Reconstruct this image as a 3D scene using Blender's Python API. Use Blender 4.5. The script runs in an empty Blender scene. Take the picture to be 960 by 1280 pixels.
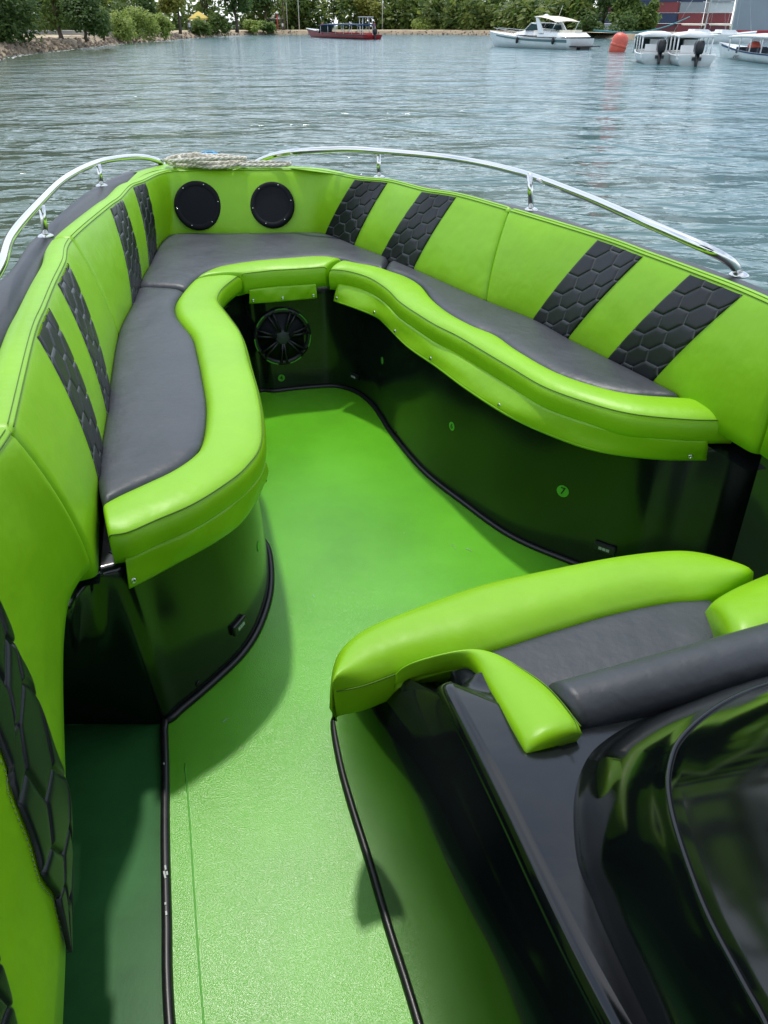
import bpy, math, random
import numpy as np
from mathutils import Vector, Matrix
random.seed(7); rng = np.random.default_rng(7)
SC = bpy.context.scene; COL = SC.collection
# ------------------------------------------------------------------ camera model
F, HOR, H = 930.0, 31.0, 1.65
FZ = -.10      # cabin sole
TH = math.atan((640-HOR)/F); cT, sT = math.cos(TH), math.sin(TH)
WATER = -0.35
def at(u, v, z):
    a, b = (u-480)/F, (640-v)/F
    d = (a, cT+b*sT, -sT+b*cT); t = (z-H)/d[2]
    return Vector((d[0]*t, d[1]*t, z))
def atY(u, v, Y):
    a, b = (u-480)/F, (640-v)/F
    t = Y/(cT+b*sT); return Vector((a*t, Y, H+(-sT+b*cT)*t))
def ats(pts, z): return [at(u, v, z) for u, v in pts]
# ------------------------------------------------------------------ helpers
def spline(P, n, closed=False, uniform=True):
    P = [Vector(p) for p in P]
    m = len(P); out = []; segs = m if closed else m-1
    K = 12
    for i in range(segs):
        if closed: p0, p1, p2, p3 = P[i-1], P[i], P[(i+1) % m], P[(i+2) % m]
        else:
            p1, p2 = P[i], P[i+1]
            p0 = P[i-1] if i > 0 else p1*2-p2
            p3 = P[i+2] if i+2 < m else p2*2-p1
        for k in range(K):
            t = k/K
            out.append(0.5*((2*p1)+(p2-p0)*t+(2*p0-5*p1+4*p2-p3)*t*t+(3*p1-p0-3*p2+p3)*t**3))
    if not closed: out.append(P[-1].copy())
    if n is None: return out
    A = np.array(out + ([out[0]] if closed else []))
    L = np.r_[0, np.cumsum(np.linalg.norm(np.diff(A, axis=0), axis=1))]
    s = np.linspace(0, L[-1], n, endpoint=not closed)
    return [Vector([np.interp(x, L, A[:, k]) for k in range(3)]) for x in s]
def mesh(name, V, Fc, mat=None, parent=None, smooth=True):
    me = bpy.data.meshes.new(name); me.from_pydata([tuple(v) for v in V], [], Fc); me.update()
    if smooth:
        me.polygons.foreach_set('use_smooth', [True]*len(me.polygons))
    ob = bpy.data.objects.new(name, me); COL.objects.link(ob)
    if mat:
        for q in (mat if isinstance(mat, (list, tuple)) else [mat]): me.materials.append(q)
    if parent:
        ob.parent = parent; ob.matrix_parent_inverse = PINV(parent)
    return ob
def PINV(p):   # children are modelled in world coordinates
    if p.parent is None: return Matrix.Translation(-Vector(p.location))
    return Matrix.Identity(4)
def rebase(ob):   # put a one-mesh thing's origin at its base
    c = np.array([v.co for v in ob.data.vertices]); b = Vector(((c[:, 0].min()+c[:, 0].max())/2, (c[:, 1].min()+c[:, 1].max())/2, c[:, 2].min()))
    ob.data.transform(Matrix.Translation(-b)); ob.location = ob.location+b; return ob
def empty(name, loc=(0, 0, 0)):
    o = bpy.data.objects.new(name, None); COL.objects.link(o); o.location = loc; o.empty_display_size = .2
    bpy.context.view_layer.update(); return o
def tag(o, label=None, cat=None, group=None, kind=None):
    if label: o['label'] = label
    if cat: o['category'] = cat
    if group: o['group'] = group
    if kind: o['kind'] = kind
    return o
class MB:
    def __init__(s): s.V = []; s.F = []
    def add(s, V, Fc):
        o = len(s.V); s.V += [Vector(v) for v in V]; s.F += [tuple(i+o for i in f) for f in Fc]; return s
    def loft(s, rows, closed_u=False, closed_v=False, cap0=False, cap1=False):
        n = len(rows[0]); m = len(rows); V = [p for r in rows for p in r]; Fc = []
        for j in range(m if closed_v else m-1):
            for i in range(n if closed_u else n-1):
                a = j*n+i; b = j*n+(i+1) % n; c = ((j+1) % m)*n+(i+1) % n; d = ((j+1) % m)*n+i
                Fc.append((a, b, c, d))
        if cap0: Fc.append(tuple(range(n-1, -1, -1)))
        if cap1: Fc.append(tuple((m-1)*n+i for i in range(n)))
        return s.add(V, Fc)
    def tube(s, path, r, n=8, caps=True):
        P = [Vector(p) for p in path]; rows = []
        prev = None
        for i, p in enumerate(P):
            t = (P[min(i+1, len(P)-1)]-P[max(i-1, 0)]).normalized()
            up = prev if prev is not None else (Vector((0, 0, 1)) if abs(t.z) < .9 else Vector((1, 0, 0)))
            x = (up - t*up.dot(t)).normalized(); prev = x; y = t.cross(x)
            rr = r[i] if isinstance(r, (list, tuple)) else r
            rows.append([p+(x*math.cos(2*math.pi*k/n)+y*math.sin(2*math.pi*k/n))*rr for k in range(n)])
        return s.loft(rows, closed_u=True, cap0=caps, cap1=caps)
    def box(s, c, d, rot=None):
        c = Vector(c); V = []
        for x in (-1, 1):
            for y in (-1, 1):
                for z in (-1, 1):
                    v = Vector((x*d[0]/2, y*d[1]/2, z*d[2]/2))
                    if rot is not None: v = rot @ v
                    V.append(c+v)
        return s.add(V, [(0, 1, 3, 2), (4, 6, 7, 5), (0, 4, 5, 1), (2, 3, 7, 6), (0, 2, 6, 4), (1, 5, 7, 3)])
    def lathe(s, c, prof, ax=(0, 0, 1), n=24):
        ax = Vector(ax).normalized(); x = ax.orthogonal().normalized(); y = ax.cross(x); c = Vector(c)
        rows = [[c+ax*h+(x*math.cos(2*math.pi*k/n)+y*math.sin(2*math.pi*k/n))*r for k in range(n)] for r, h in prof]
        return s.loft(rows, closed_u=True, cap0=prof[0][0] > 1e-4, cap1=prof[-1][0] > 1e-4)
    def build(s, name, mat=None, parent=None, smooth=True, bevel=0):
        o = mesh(name, s.V, s.F, mat, parent, smooth)
        if bevel:
            b = o.modifiers.new('bevel', 'BEVEL'); b.width = bevel; b.segments = 2; b.limit_method = 'ANGLE'
        return o
def autosmooth(o, deg=40):
    me = o.data
    me.polygons.foreach_set('use_smooth', [True]*len(me.polygons))
    try: me.set_sharp_from_angle(angle=math.radians(deg))
    except Exception: pass
    return o
# ------------------------------------------------------------------ materials
def mat(name, col, rough=.5, metal=0., spec=.5, coat=0., coat_rough=.05, bump=None, var=None, trans=0., emit=None, bump2=None):
    m = bpy.data.materials.new(name); m.use_nodes = True; nt = m.node_tree; N = nt.nodes; L = nt.links
    b = N['Principled BSDF']; b.inputs['Base Color'].default_value = (*col, 1)
    b.inputs['Roughness'].default_value = rough; b.inputs['Metallic'].default_value = metal
    b.inputs['Specular IOR Level'].default_value = spec
    b.inputs['Coat Weight'].default_value = coat; b.inputs['Coat Roughness'].default_value = coat_rough
    b.inputs['Transmission Weight'].default_value = trans
    tc = N.new('ShaderNodeTexCoord')
    if var:    # (scale, amount, [detail]) patchy colour wear
        n = N.new('ShaderNodeTexNoise'); n.inputs['Scale'].default_value = var[0]; n.inputs['Detail'].default_value = 6; n.inputs['Roughness'].default_value = .6
        L.new(tc.outputs['Object'], n.inputs['Vector'])
        r = N.new('ShaderNodeMapRange'); r.inputs[1].default_value = .3; r.inputs[2].default_value = .7
        r.inputs[3].default_value = 1-var[1]; r.inputs[4].default_value = 1+var[1]
        L.new(n.outputs['Fac'], r.inputs[0])
        mx = N.new('ShaderNodeMix'); mx.data_type = 'RGBA'; mx.blend_type = 'MULTIPLY'; mx.inputs[0].default_value = 1
        mx.inputs[6].default_value = (*col, 1); L.new(r.outputs[0], mx.inputs[7]); L.new(mx.outputs[2], b.inputs['Base Color'])
        rr = N.new('ShaderNodeMapRange'); rr.inputs[3].default_value = max(0, rough-.08); rr.inputs[4].default_value = min(1, rough+.08)
        L.new(n.outputs['Fac'], rr.inputs[0]); L.new(rr.outputs[0], b.inputs['Roughness'])
    last = None
    for bp in (bump, bump2):
        if not bp: continue
        n = N.new('ShaderNodeTexNoise'); n.inputs['Scale'].default_value = bp[0]; n.inputs['Detail'].default_value = bp[3] if len(bp) > 3 else 3
        L.new(tc.outputs['Object'], n.inputs['Vector'])
        u = N.new('ShaderNodeBump'); u.inputs['Strength'].default_value = bp[1]; u.inputs['Distance'].default_value = bp[2]
        L.new(n.outputs['Fac'], u.inputs['Height'])
        if last: L.new(last.outputs[0], u.inputs['Normal'])
        last = u
    if last: L.new(last.outputs[0], b.inputs['Normal'])
    if emit:
        b.inputs['Emission Color'].default_value = (*col, 1); b.inputs['Emission Strength'].default_value = emit
    return m
LIME = (.225, .49, .005)
M = {}
M['lime'] = mat('lime_vinyl', LIME, .40, spec=.45, bump=(420, .12, .002, 2), bump2=(7, .30, .02, 3), var=(3, .08))
M['lime_bow'] = mat('lime_vinyl_stretched', LIME, .42, spec=.45, bump=(420, .12, .002, 2), bump2=(7, .38, .02, 2), var=(3, .05))
M['grey'] = mat('grey_vinyl', (.043, .049, .058), .44, spec=.45, bump=(420, .15, .002, 2), bump2=(8, .4, .02, 4), var=(5, .16))
M['quilt'] = mat('black_quilted_vinyl', (.012, .014, .017), .34, spec=.5, bump=(420, .2, .002, 2), bump2=(40, .15, .01, 2))
M['floor'] = mat('green_floor', (.110, .42, .014), .22, spec=.55, bump=(420, .46, .002, 2), bump2=(9, .07, .01, 3), var=(2.2, .14))
M['gel'] = mat('black_gelcoat', (.0045, .006, .006), .09, spec=.55, bump=(5, .03, .02, 2), var=(5, .25))
M['gelw'] = mat('black_gelcoat_bench', (.0045, .008, .006), .17, spec=.6, bump=(4, .03, .02, 2), var=(5, .25))
M['spk'] = mat('speaker_black', (.007, .008, .011), .75, spec=.2)
M['gel2'] = mat('black_gelcoat_scuffed', (.008, .0095, .011), .17, spec=.5, bump=(18, .06, .01, 4), var=(7, .3))
M['shelf'] = mat('dark_green_side_deck', (.030, .135, .036), .35, spec=.12, bump=(150, .05, .002, 3), var=(5, .2))  # one even dark green over the whole side deck
M['rubber'] = mat('black_rubber', (.012, .012, .014), .38, spec=.5, var=(30, .3))
M['gun'] = mat('black_rub_rail', (.018, .02, .023), .42, spec=.5, bump=(60, .1, .004, 3), var=(9, .25))
M['steel'] = mat('stainless_steel', (.72, .72, .70), .10, metal=1)
M['seam'] = mat('seam_thread', (.07, .16, .004), .7)
M['seam_l'] = mat('seam_thread_light', (.30, .55, .03), .6)
M['seam_k'] = mat('seam_thread_grey', (.16, .17, .18), .6)
M['plastic'] = mat('black_plastic', (.012, .013, .015), .35, spec=.5)
M['cone'] = mat('speaker_cone', (.05, .055, .06), .5, spec=.4)
M['decal'] = mat('green_decal', (.09, .42, .03), .45)
M['decal_dark'] = mat('dark_print', (.004, .012, .006), .5)
M['lens'] = mat('light_lens', (.45, .5, .47), .25, spec=.5)
M['white'] = mat('white_gelcoat', (.78, .79, .78), .22, spec=.5, var=(1.2, .06))
M['cream'] = mat('cream_canvas', (.72, .66, .52), .75)
M['greyblue'] = mat('grey_stripe', (.12, .19, .20), .3)
M['glass'] = mat('tinted_glass', (.03, .06, .06), .05, spec=.6)
M['red'] = mat('red_hull', (.34, .018, .022), .35, var=(1, .1))
M['navy'] = mat('navy_canvas', (.025, .06, .16), .7)
M['dark'] = mat('outboard_black', (.012, .013, .015), .35)
M['buoy'] = mat('orange_buoy', (.62, .10, .06), .45, var=(2.5, .15))
M['rope'] = mat('rope_fibre', (.62, .58, .48), .85, bump=(160, .7, .01, 2), var=(60, .25))
M['cyan'] = mat('blue_rope', (.02, .28, .55), .7)
M['teal'] = mat('teal_rope', (.05, .22, .24), .8)
M['skin'] = mat('skin', (.30, .16, .10), .6)
M['cloth_red'] = mat('red_shirt', (.5, .05, .05), .8)
M['cloth_white'] = mat('white_shirt', (.7, .7, .7), .8)
M['cloth_dark'] = mat('dark_trousers', (.03, .035, .05), .8)
M['trunk'] = mat('bark', (.10, .075, .055), .9, var=(3, .3))
M['pole'] = mat('pale_pole', (.5, .5, .48), .5)
M['bank'] = mat('earth_bank', (.26, .20, .13), .95, bump=(3, .4, .1), var=(.5, .3))
M['sand'] = mat('sand', (.45, .36, .23), .95, bump=(3, .4, .1), var=(.5, .2))
M['grass'] = mat('grass_ground', (.06, .085, .025), .95, var=(.3, .35))
M['rock'] = mat('riprap_rock', (.24, .19, .14), .9, bump=(4, .6, .1, 5), var=(1.2, .45))
M['concrete'] = mat('concrete', (.38, .36, .33), .85, var=(.5, .15))
M['foam'] = mat('foam', (.75, .77, .74), .8)
M['ship'] = mat('ship_grey', (.30, .34, .38), .5, var=(.06, .1))
def leafmat(name, a, b):
    m = bpy.data.materials.new(name); m.use_nodes = True; nt = m.node_tree; N = nt.nodes; L = nt.links
    p = N['Principled BSDF']; p.inputs['Roughness'].default_value = .5; p.inputs['Specular IOR Level'].default_value = .35
    g = N.new('ShaderNodeNewGeometry'); r = N.new('ShaderNodeMix'); r.data_type = 'RGBA'
    r.inputs[6].default_value = (*a, 1); r.inputs[7].default_value = (*b, 1)
    L.new(g.outputs['Random Per Island'], r.inputs[0]); L.new(r.outputs[2], p.inputs['Base Color'])
    t = N.new('ShaderNodeBsdfTranslucent'); L.new(r.outputs[2], t.inputs['Color'])
    s = N.new('ShaderNodeMixShader'); s.inputs[0].default_value = .5
    L.new(p.outputs[0], s.inputs[1]); L.new(t.outputs[0], s.inputs[2]); L.new(s.outputs[0], N['Material Output'].inputs[0])
    return m
M['leaf_dark'] = leafmat('leaf_dark', (.055, .11, .026), (.12, .19, .05))
M['leaf_mid'] = leafmat('leaf_mid', (.10, .18, .035), (.21, .28, .07))
M['leaf_light'] = leafmat('leaf_light', (.20, .30, .05), (.40, .46, .13))
M['leaf_yellow'] = leafmat('leaf_yellow', (.19, .22, .035), (.34, .34, .07))
M['leaf_wood'] = leafmat('leaf_wood', (.05, .11, .022), (.25, .30, .07))
M['leaf_palm'] = leafmat('leaf_palm', (.06, .11, .03), (.14, .18, .06))
# ------------------------------------------------------------------ camera, light, world
cam = bpy.data.cameras.new('camera'); co = bpy.data.objects.new('camera', cam); COL.objects.link(co); SC.camera = co
cam.sensor_width = 36; cam.lens = F/1280*36; cam.clip_start = .02; cam.clip_end = 6000
co.location = (0, 0, H); co.rotation_euler = (math.pi/2-TH, 0, 0)
SUN_EL, SUN_AZ = math.radians(69), math.radians(-15)       # azimuth from +Y towards +X
sl = bpy.data.lights.new('sun', 'SUN'); sl.energy = 1.75; sl.angle = math.radians(2.6); sl.color = (1, .955, .88)
so = bpy.data.objects.new('sun', sl); COL.objects.link(so)
sd = Vector((math.sin(SUN_AZ)*math.cos(SUN_EL), math.cos(SUN_AZ)*math.cos(SUN_EL), math.sin(SUN_EL)))
so.rotation_euler = sd.to_track_quat('Z', 'Y').to_euler(); so.location = (0, 0, 30)
w = bpy.data.worlds.new('World'); SC.world = w; w.use_nodes = True
sk = w.node_tree.nodes.new('ShaderNodeTexSky'); sk.sky_type = 'NISHITA'; sk.sun_disc = False
sk.sun_elevation = SUN_EL; sk.sun_rotation = SUN_AZ; sk.air_density = 1.0; sk.dust_density = 1.0; sk.ozone_density = 2.5
_N, _L = w.node_tree.nodes, w.node_tree.links     # thin broken cloud in the sky
_tc = _N.new('ShaderNodeTexCoord'); _mp = _N.new('ShaderNodeMapping'); _mp.inputs['Scale'].default_value = (1, 1, 2.6); _L.new(_tc.outputs['Generated'], _mp.inputs[0])
_n = _N.new('ShaderNodeTexNoise'); _n.inputs['Scale'].default_value = 2.3; _n.inputs['Detail'].default_value = 7; _n.inputs['Roughness'].default_value = .58; _L.new(_mp.outputs[0], _n.inputs['Vector'])
_r = _N.new('ShaderNodeMapRange'); _r.inputs[1].default_value = .40; _r.inputs[2].default_value = .68; _r.inputs[3].default_value = .25; _r.inputs[4].default_value = .92; _L.new(_n.outputs['Fac'], _r.inputs[0])
_sp = _N.new('ShaderNodeSeparateXYZ'); _L.new(_tc.outputs['Generated'], _sp.inputs[0])     # thicker haze towards the horizon
_h = _N.new('ShaderNodeMapRange'); _h.inputs[1].default_value = 0.0; _h.inputs[2].default_value = .45; _h.inputs[3].default_value = .75; _h.inputs[4].default_value = 0.0; _L.new(_sp.outputs[2], _h.inputs[0])
_ad = _N.new('ShaderNodeMath'); _ad.operation = 'MAXIMUM'; _L.new(_r.outputs[0], _ad.inputs[0]); _L.new(_h.outputs[0], _ad.inputs[1])
_mx = _N.new('ShaderNodeMix'); _mx.data_type = 'RGBA'; _L.new(_ad.outputs[0], _mx.inputs[0]); _L.new(sk.outputs[0], _mx.inputs[6]); _mx.inputs[7].default_value = (7.4, 7.9, 8.4, 1)
_L.new(_mx.outputs[2], w.node_tree.nodes['Background'].inputs[0])
w.node_tree.nodes['Background'].inputs[1].default_value = .15
SC.view_settings.view_transform = 'Standard'; SC.view_settings.look = 'None'; SC.view_settings.gamma = 1
SC.view_settings.exposure = 0.52; SC.view_settings.use_curve_mapping = False
SC.cycles.max_bounces = 8; SC.cycles.diffuse_bounces = 4; SC.cycles.caustics_reflective = False; SC.cycles.caustics_refractive = False
SC.cycles.sample_clamp_indirect = 6
try: SC.cycles.use_denoising = True
except Exception: pass

def quiltmat():  # grey thread colour also paints the light caught along the hexagon edges
    m = mat('black_quilted_vinyl_stitch_sheen', (.008, .0095, .012), .34, spec=.42, bump=(420, .2, .002, 2)); nt = m.node_tree; b = nt.nodes['Principled BSDF']
    at_ = nt.nodes.new('ShaderNodeAttribute'); at_.attribute_name = 'stitch_sheen'; mx = nt.nodes.new('ShaderNodeMix'); mx.data_type = 'RGBA'
    mx.inputs[6].default_value = (.008, .0095, .012, 1); mx.inputs[7].default_value = (.16, .165, .175, 1)
    nt.links.new(at_.outputs['Fac'], mx.inputs[0]); nt.links.new(mx.outputs[2], b.inputs['Base Color']); return m
M['quilt'] = quiltmat()
# ================================================================== the speedboat we stand on
BOAT = tag(empty('speedboat', (0, 1.5, WATER)), 'black and lime open speedboat with U-shaped bow bench, seen from its own deck', 'speedboat')
def proj(p):
    q = Vector(p)-Vector((0, 0, H)); U = q.y*sT+q.z*cT; D = q.y*cT-q.z*sT
    return 480+F*q.x/D, 640-F*U/D
def hit(S, u, v, n0, n1):      # find the (s,h) of a parametric surface that shows at a pixel
    best = None
    for s in np.linspace(n0, n1, 81):
        for h in np.linspace(0, 1, 61):
            a = proj(S(s, h)); d = (a[0]-u)**2+(a[1]-v)**2
            if best is None or d < best[0]: best = (d, s, h)
    return best[1], best[2]
def curve_fn(P):               # Catmull-Rom through P, parameter = control index
    P = [Vector(p) for p in P]
    def f(s):
        i = int(min(max(math.floor(s), 0), len(P)-2)); t = s-i
        p1, p2 = P[i], P[i+1]; p0 = P[i-1] if i > 0 else p1*2-p2; p3 = P[i+2] if i+2 < len(P) else p2*2-p1
        return 0.5*((2*p1)+(p2-p0)*t+(2*p0-5*p1+4*p2-p3)*t*t+(3*p1-p0-3*p2+p3)*t**3)
    return f
# ---------------- backrest ring
RING = [((118, 703), (18, 540)), ((122, 597), (45, 420)), ((126, 557), (59, 384)), ((133, 515), (71, 354)), ((136, 485), (83, 328)),
        ((148, 415), (92, 300)), ((165, 379), (137, 260)), ((176, 349), (152, 249)), ((186, 331), (166, 234)), ((195, 312), (181, 228)),
        ((207, 296), (203, 218)), ((225, 291), (228, 215)), ((300, 291), (300, 214)), ((380, 290), (385, 214)), ((407, 292), (444, 224)),
        ((443, 306), (485, 228)), ((477, 319), (528, 239)), ((517, 336), (571, 246)), ((606, 374), (634, 264)), ((667, 398), (748, 299)),
        ((711, 422), (805, 320)), ((761, 447), (864, 342)), ((817, 476), (930, 368)), ((947, 552), (1010, 405))]
def ztop(i): return .94 if i <= 6 else (.94-.02*(i-6)/4 if i < 10 else (.92 if i <= 13 else (.92+.035*(i-13)/4 if i < 17 else .955)))
zb = [.60]*24; zb[0] = .56
fB = curve_fn([at(*b, zb[i]) for i, (b, t) in enumerate(RING)]); fT = curve_fn([at(*t, ztop(i)) for i, (b, t) in enumerate(RING)])
def fN(s):
    a, b = fT(max(0, s-.6)), fT(min(23, s+.6)); t = (b-a); t.z = 0; t.normalize(); return Vector((-t.y, t.x, 0))
def S(s, h, off=0.0):
    B, T, N = fB(s), fT(s), fN(s)
    p = B.lerp(T, h); bulge = .016*math.sin(math.pi*min(max(h, 0), 1))**.8
    return p - N*(bulge+off)
WTOP = .085
def WT(s): return .085-.042*min(1, max(0, (s-11)/4))
def section(s, groove=0.0):
    N = fN(s); T = fT(s); r = []
    B = fB(s)
    WTOP = WT(s)
    r.append(B+N*.07+Vector((0, 0, -.05))); r.append(B-Vector((0, 0, .045))+N*groove)
    for h in np.linspace(0, .965, 12): r.append(S(s, h)+N*groove)
    z = Vector((0, 0, 1))
    r += [T-z*.004-N*.001+N*groove, T+N*.005+z*(.006-groove), T+N*.016+z*(.0115-groove), T+N*(WTOP*.55)+z*(.014-groove), T+N*(WTOP-.012)+z*(.008-groove), T+N*WTOP+z*(-.006), T+N*(WTOP+.003)+z*(-.06), T+N*(WTOP-.02)+z*(-.20)]
    return r
def backrest(name, s0, s1, label, stripes, m='lime', seamtop=True):
    L = [0]; ss = np.linspace(s0, s1, int((s1-s0)*14)+2)
    pts = [fB(s).lerp(fT(s), .5) for s in ss]
    for a, b in zip(pts, pts[1:]): L.append(L[-1]+(b-a).length)
    extra = [s0+(s1-s0)*1e-3*k for k in (1, 3, 6, 10)]
    rows = []
    allS = sorted(set(list(ss)+[s0+.01, s0+.03, s0+.06, s1-.01, s1-.03, s1-.06]))
    for s in allS:
        l = np.interp(s, ss, L); d = min(l, L[-1]-l)
        rows.append(section(s, .016*math.exp(-d/.007)))
    mb = MB().loft(rows, cap0=True, cap1=True)
    o = mb.build(name, M[m]); rebase(o); tag(o, label, 'backrest', 'lime backrest cushions round the bow bench')
    inv = Matrix.Translation(-o.location)
    def child(ob):
        ob.parent = o; ob.matrix_parent_inverse = inv; return ob
    sm = MB()
    sm.tube([fT(s)+fN(s)*.002+Vector((0, 0, .004)) for s in allS[2:-2]], .0016, 5)
    sm.tube([fT(s)+fN(s)*.012+Vector((0, 0, .0115)) for s in allS[2:-2]], .0010, 5)
    child(sm.build('seam', M['seam']))
    for a, b in stripes:
        child(stripe(a, b))
    return o
def hexedge(x, y, R):      # distance to the nearest honeycomb edge, in units of R
    x, y = x/R, y/R; s3 = math.sqrt(3)
    best = []
    for ox, oy in ((0, 0), (1.5, s3/2)):
        cx = round((x-ox)/3)*3+ox; cy = round((y-oy)/s3)*s3+oy
        best.append(((x-cx)**2+(y-cy)**2, x-cx, y-cy))
    d, dx, dy = min(best)
    e = min(s3/2-abs(dy), s3/2-abs(dx*s3/2+dy*.5), s3/2-abs(dx*s3/2-dy*.5))
    return max(e, 0)*R
def quilt(fn, nx, ny, X, Y, R, amp=.0058, base=.0035, ph=(0, 0)):
    V = []; Fc = []; quilt.st = []
    for j in range(ny+1):
        for i in range(nx+1):
            a, b = i/nx, j/ny
            d = hexedge(a*X+ph[0], b*Y+ph[1], R)
            edge = min(a, 1-a)*X; quilt.st.append(math.exp(-(d/.0016)**2)*.75)
            k = 1-math.exp(-d/.0040)
            k2 = 1-math.exp(-max(edge, 0)/.003)
            V.append(fn(a, b, base-.003*(1-k2)+amp*(k-.35)*k2))
    for j in range(ny):
        for i in range(nx):
            q = j*(nx+1)+i; Fc.append((q, q+1, q+nx+2, q+nx+1))
    return V, Fc
def stitch_sheen(ob):  # per-vertex weight of the painted edge light
    at_ = ob.data.attributes.new('stitch_sheen', 'FLOAT', 'POINT'); at_.data.foreach_set('value', quilt.st)
def stripe(a, b):
    W = ((fB(a)-fB(b)).length+(fT(a)-fT(b)).length)/2; Hh = (fB(a)-fT(a)).length
    fn = lambda x, y, o: S(a+(b-a)*x, -.03+y*1.025, o)
    R = .054
    V, Fc = quilt(fn, max(60, int(W/.0018)), int(Hh/.0018), W, Hh, R, ph=(.026+(a*.37 % .05), .02))
    ob = mesh('quilted_stripe', V, Fc, M['quilt']); stitch_sheen(ob)
    return ob
backrest('backrest', 0.0, 5.0, 'long lime backrest along the left bench with two quilted black stripes', [(1, 2), (3, 4)])
bow_back = backrest('backrest', 5.0, 18.0, 'curved lime bow backrest holding the two round black speakers', [(6, 7), (8, 9), (14, 15), (16, 17)], 'lime_bow')
backrest('backrest', 18.0, 23.0, 'lime backrest along the right bench with two wide quilted black stripes', [(19, 20), (21, 22)])
# next backrest on the right, cut by the frame
e0, e1 = fB(23)-Vector((0, 0, .03)), fT(23); dr = Vector((.26, -.97, 0)).normalized()
rows = []
for k, l in enumerate((0.012, .02, .04, .3, .8)):
    g = .012 if k == 0 else 0
    N = fN(23); b = e0+dr*l+N*g; t = e1+dr*l+N*g
    rows.append([b+N*.07, b, b.lerp(t, .3)-N*.014, b.lerp(t, .7)-N*.014, t, t+N*.02+Vector((0, 0, .012)), t+N*.085, t+N*.085-Vector((0, 0, .1))])
tag(rebase(MB().loft(rows, cap0=True, cap1=True).build('backrest', M['lime'])), 'lime backrest behind the right bench end, cut by the photo edge', 'backrest', 'lime backrest cushions round the bow bench')
# ---------------- near left side panel
PB = [at(118, 706, .555), at(100, 727, .53), at(86, 755, .50), at(80, 800, .47), at(79, 850, .43), at(80, 900, .40), at(83, 1000, .34), at(83, 1100, .28), at(83, 1195, .22), at(80, 1280, .20), at(76, 1400, .18)]
PT0 = fT(0)
PT = [PT0]+[PT0+Vector((x_, -y_, 0)) for x_, y_ in ((.008, .07), (.016, .15), (.024, .23), (.033, .31), (.042, .4), (.052, .5), (.064, .62), (.076, .75), (.09, .9), (.11, 1.1))]
gB, gT = curve_fn(PB), curve_fn(PT)
def gN(s):
    a, b = gT(max(0, s-.3)), gT(min(10, s+.3)); t = a-b; t.z = 0; t.normalize(); return Vector((-t.y, t.x, 0))
def G(s, h, off=0.0):
    return gB(s).lerp(gT(s), h)-gN(s)*(.02*math.sin(math.pi*min(max(h, 0), 1))**.7+off)
rows = []
for s in sorted(set(list(np.linspace(0, 10, 90))+[.03, .06, .12])):
    g = .016*math.exp(-s*.07/.007); N = gN(s); z = Vector((0, 0, 1)); T = gT(s)
    r = [gB(s)+N*.06, gB(s)+N*(.012+g)-z*.004]+[G(s, h)+N*g for h in np.linspace(0.012, .97, 16)]
    r += [T-z*.004+N*g, T+N*.005+z*.006, T+N*.016+z*.0115, T+N*.047+z*.014, T+N*.073+z*.008, T+N*.085-z*.006, T+N*.088-z*.06, T+N*.065-z*.2]
    rows.append(r)
side_panel = tag(rebase(MB().loft(rows, cap0=True, cap1=True).build('side_panel', M['lime'])), 'tall lime side panel nearest the camera on the left, with a wide quilted black band', 'side panel')
inv = Matrix.Translation(-side_panel.location)
sm = MB(); sm.tube([gT(s)+gN(s)*.002+Vector((0, 0, .004)) for s in np.linspace(.15, 10, 80)], .0016, 5); sm.tube([gT(s)+gN(s)*.012+Vector((0, 0, .0115)) for s in np.linspace(.15, 10, 80)], .001, 5)
o = sm.build('seam', M['seam']); o.parent = side_panel; o.matrix_parent_inverse = inv
# its quilted band: between two slanting edges found on the panel
ra = [hit(G, u, v, 0, 10) for u, v in ((2, 774), (18, 809), (33, 849), (65, 931), (78, 978), (82, 1040), (82, 1100), (82, 1190))]
rb = [hit(G, u, v, 0, 10) for u, v in ((2, 951), (7, 970), (12, 988), (37, 1053), (52, 1095), (62, 1120), (69, 1140), (80, 1193))]
d0 = (ra[0][0]-ra[1][0], ra[0][1]-ra[1][1])
ra = [(ra[0][0]-.55, min(.93, ra[0][1]+.30))]+ra; rb = [(rb[0][0]-.55, min(.85, rb[0][1]+.30))]+rb
fa, fb = curve_fn([Vector((a, b, 0)) for a, b in ra]), curve_fn([Vector((a, b, 0)) for a, b in rb])
def band(x, y, o):
    p = fa(y*8).lerp(fb(y*8), x); return G(p.x, p.y, o)
V, Fc = quilt(band, 130, 330, .2, .62, .07, amp=.010, base=.0065, ph=(.03, .05))
quilt.st = [q*.25 for q in quilt.st]
o = mesh('quilted_stripe', V, Fc, M['quilt']); stitch_sheen(o); o.parent = side_panel; o.matrix_parent_inverse = inv
st = MB()
for k in range(2, 60):
    y = .02+.95*k/60; st.tube([band(1.05, y, .002), band(1.05, y+.008, .002)], .0008, 4)
o = st.build('stitching', M['seam_k']); o.parent = side_panel; o.matrix_parent_inverse = inv
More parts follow.
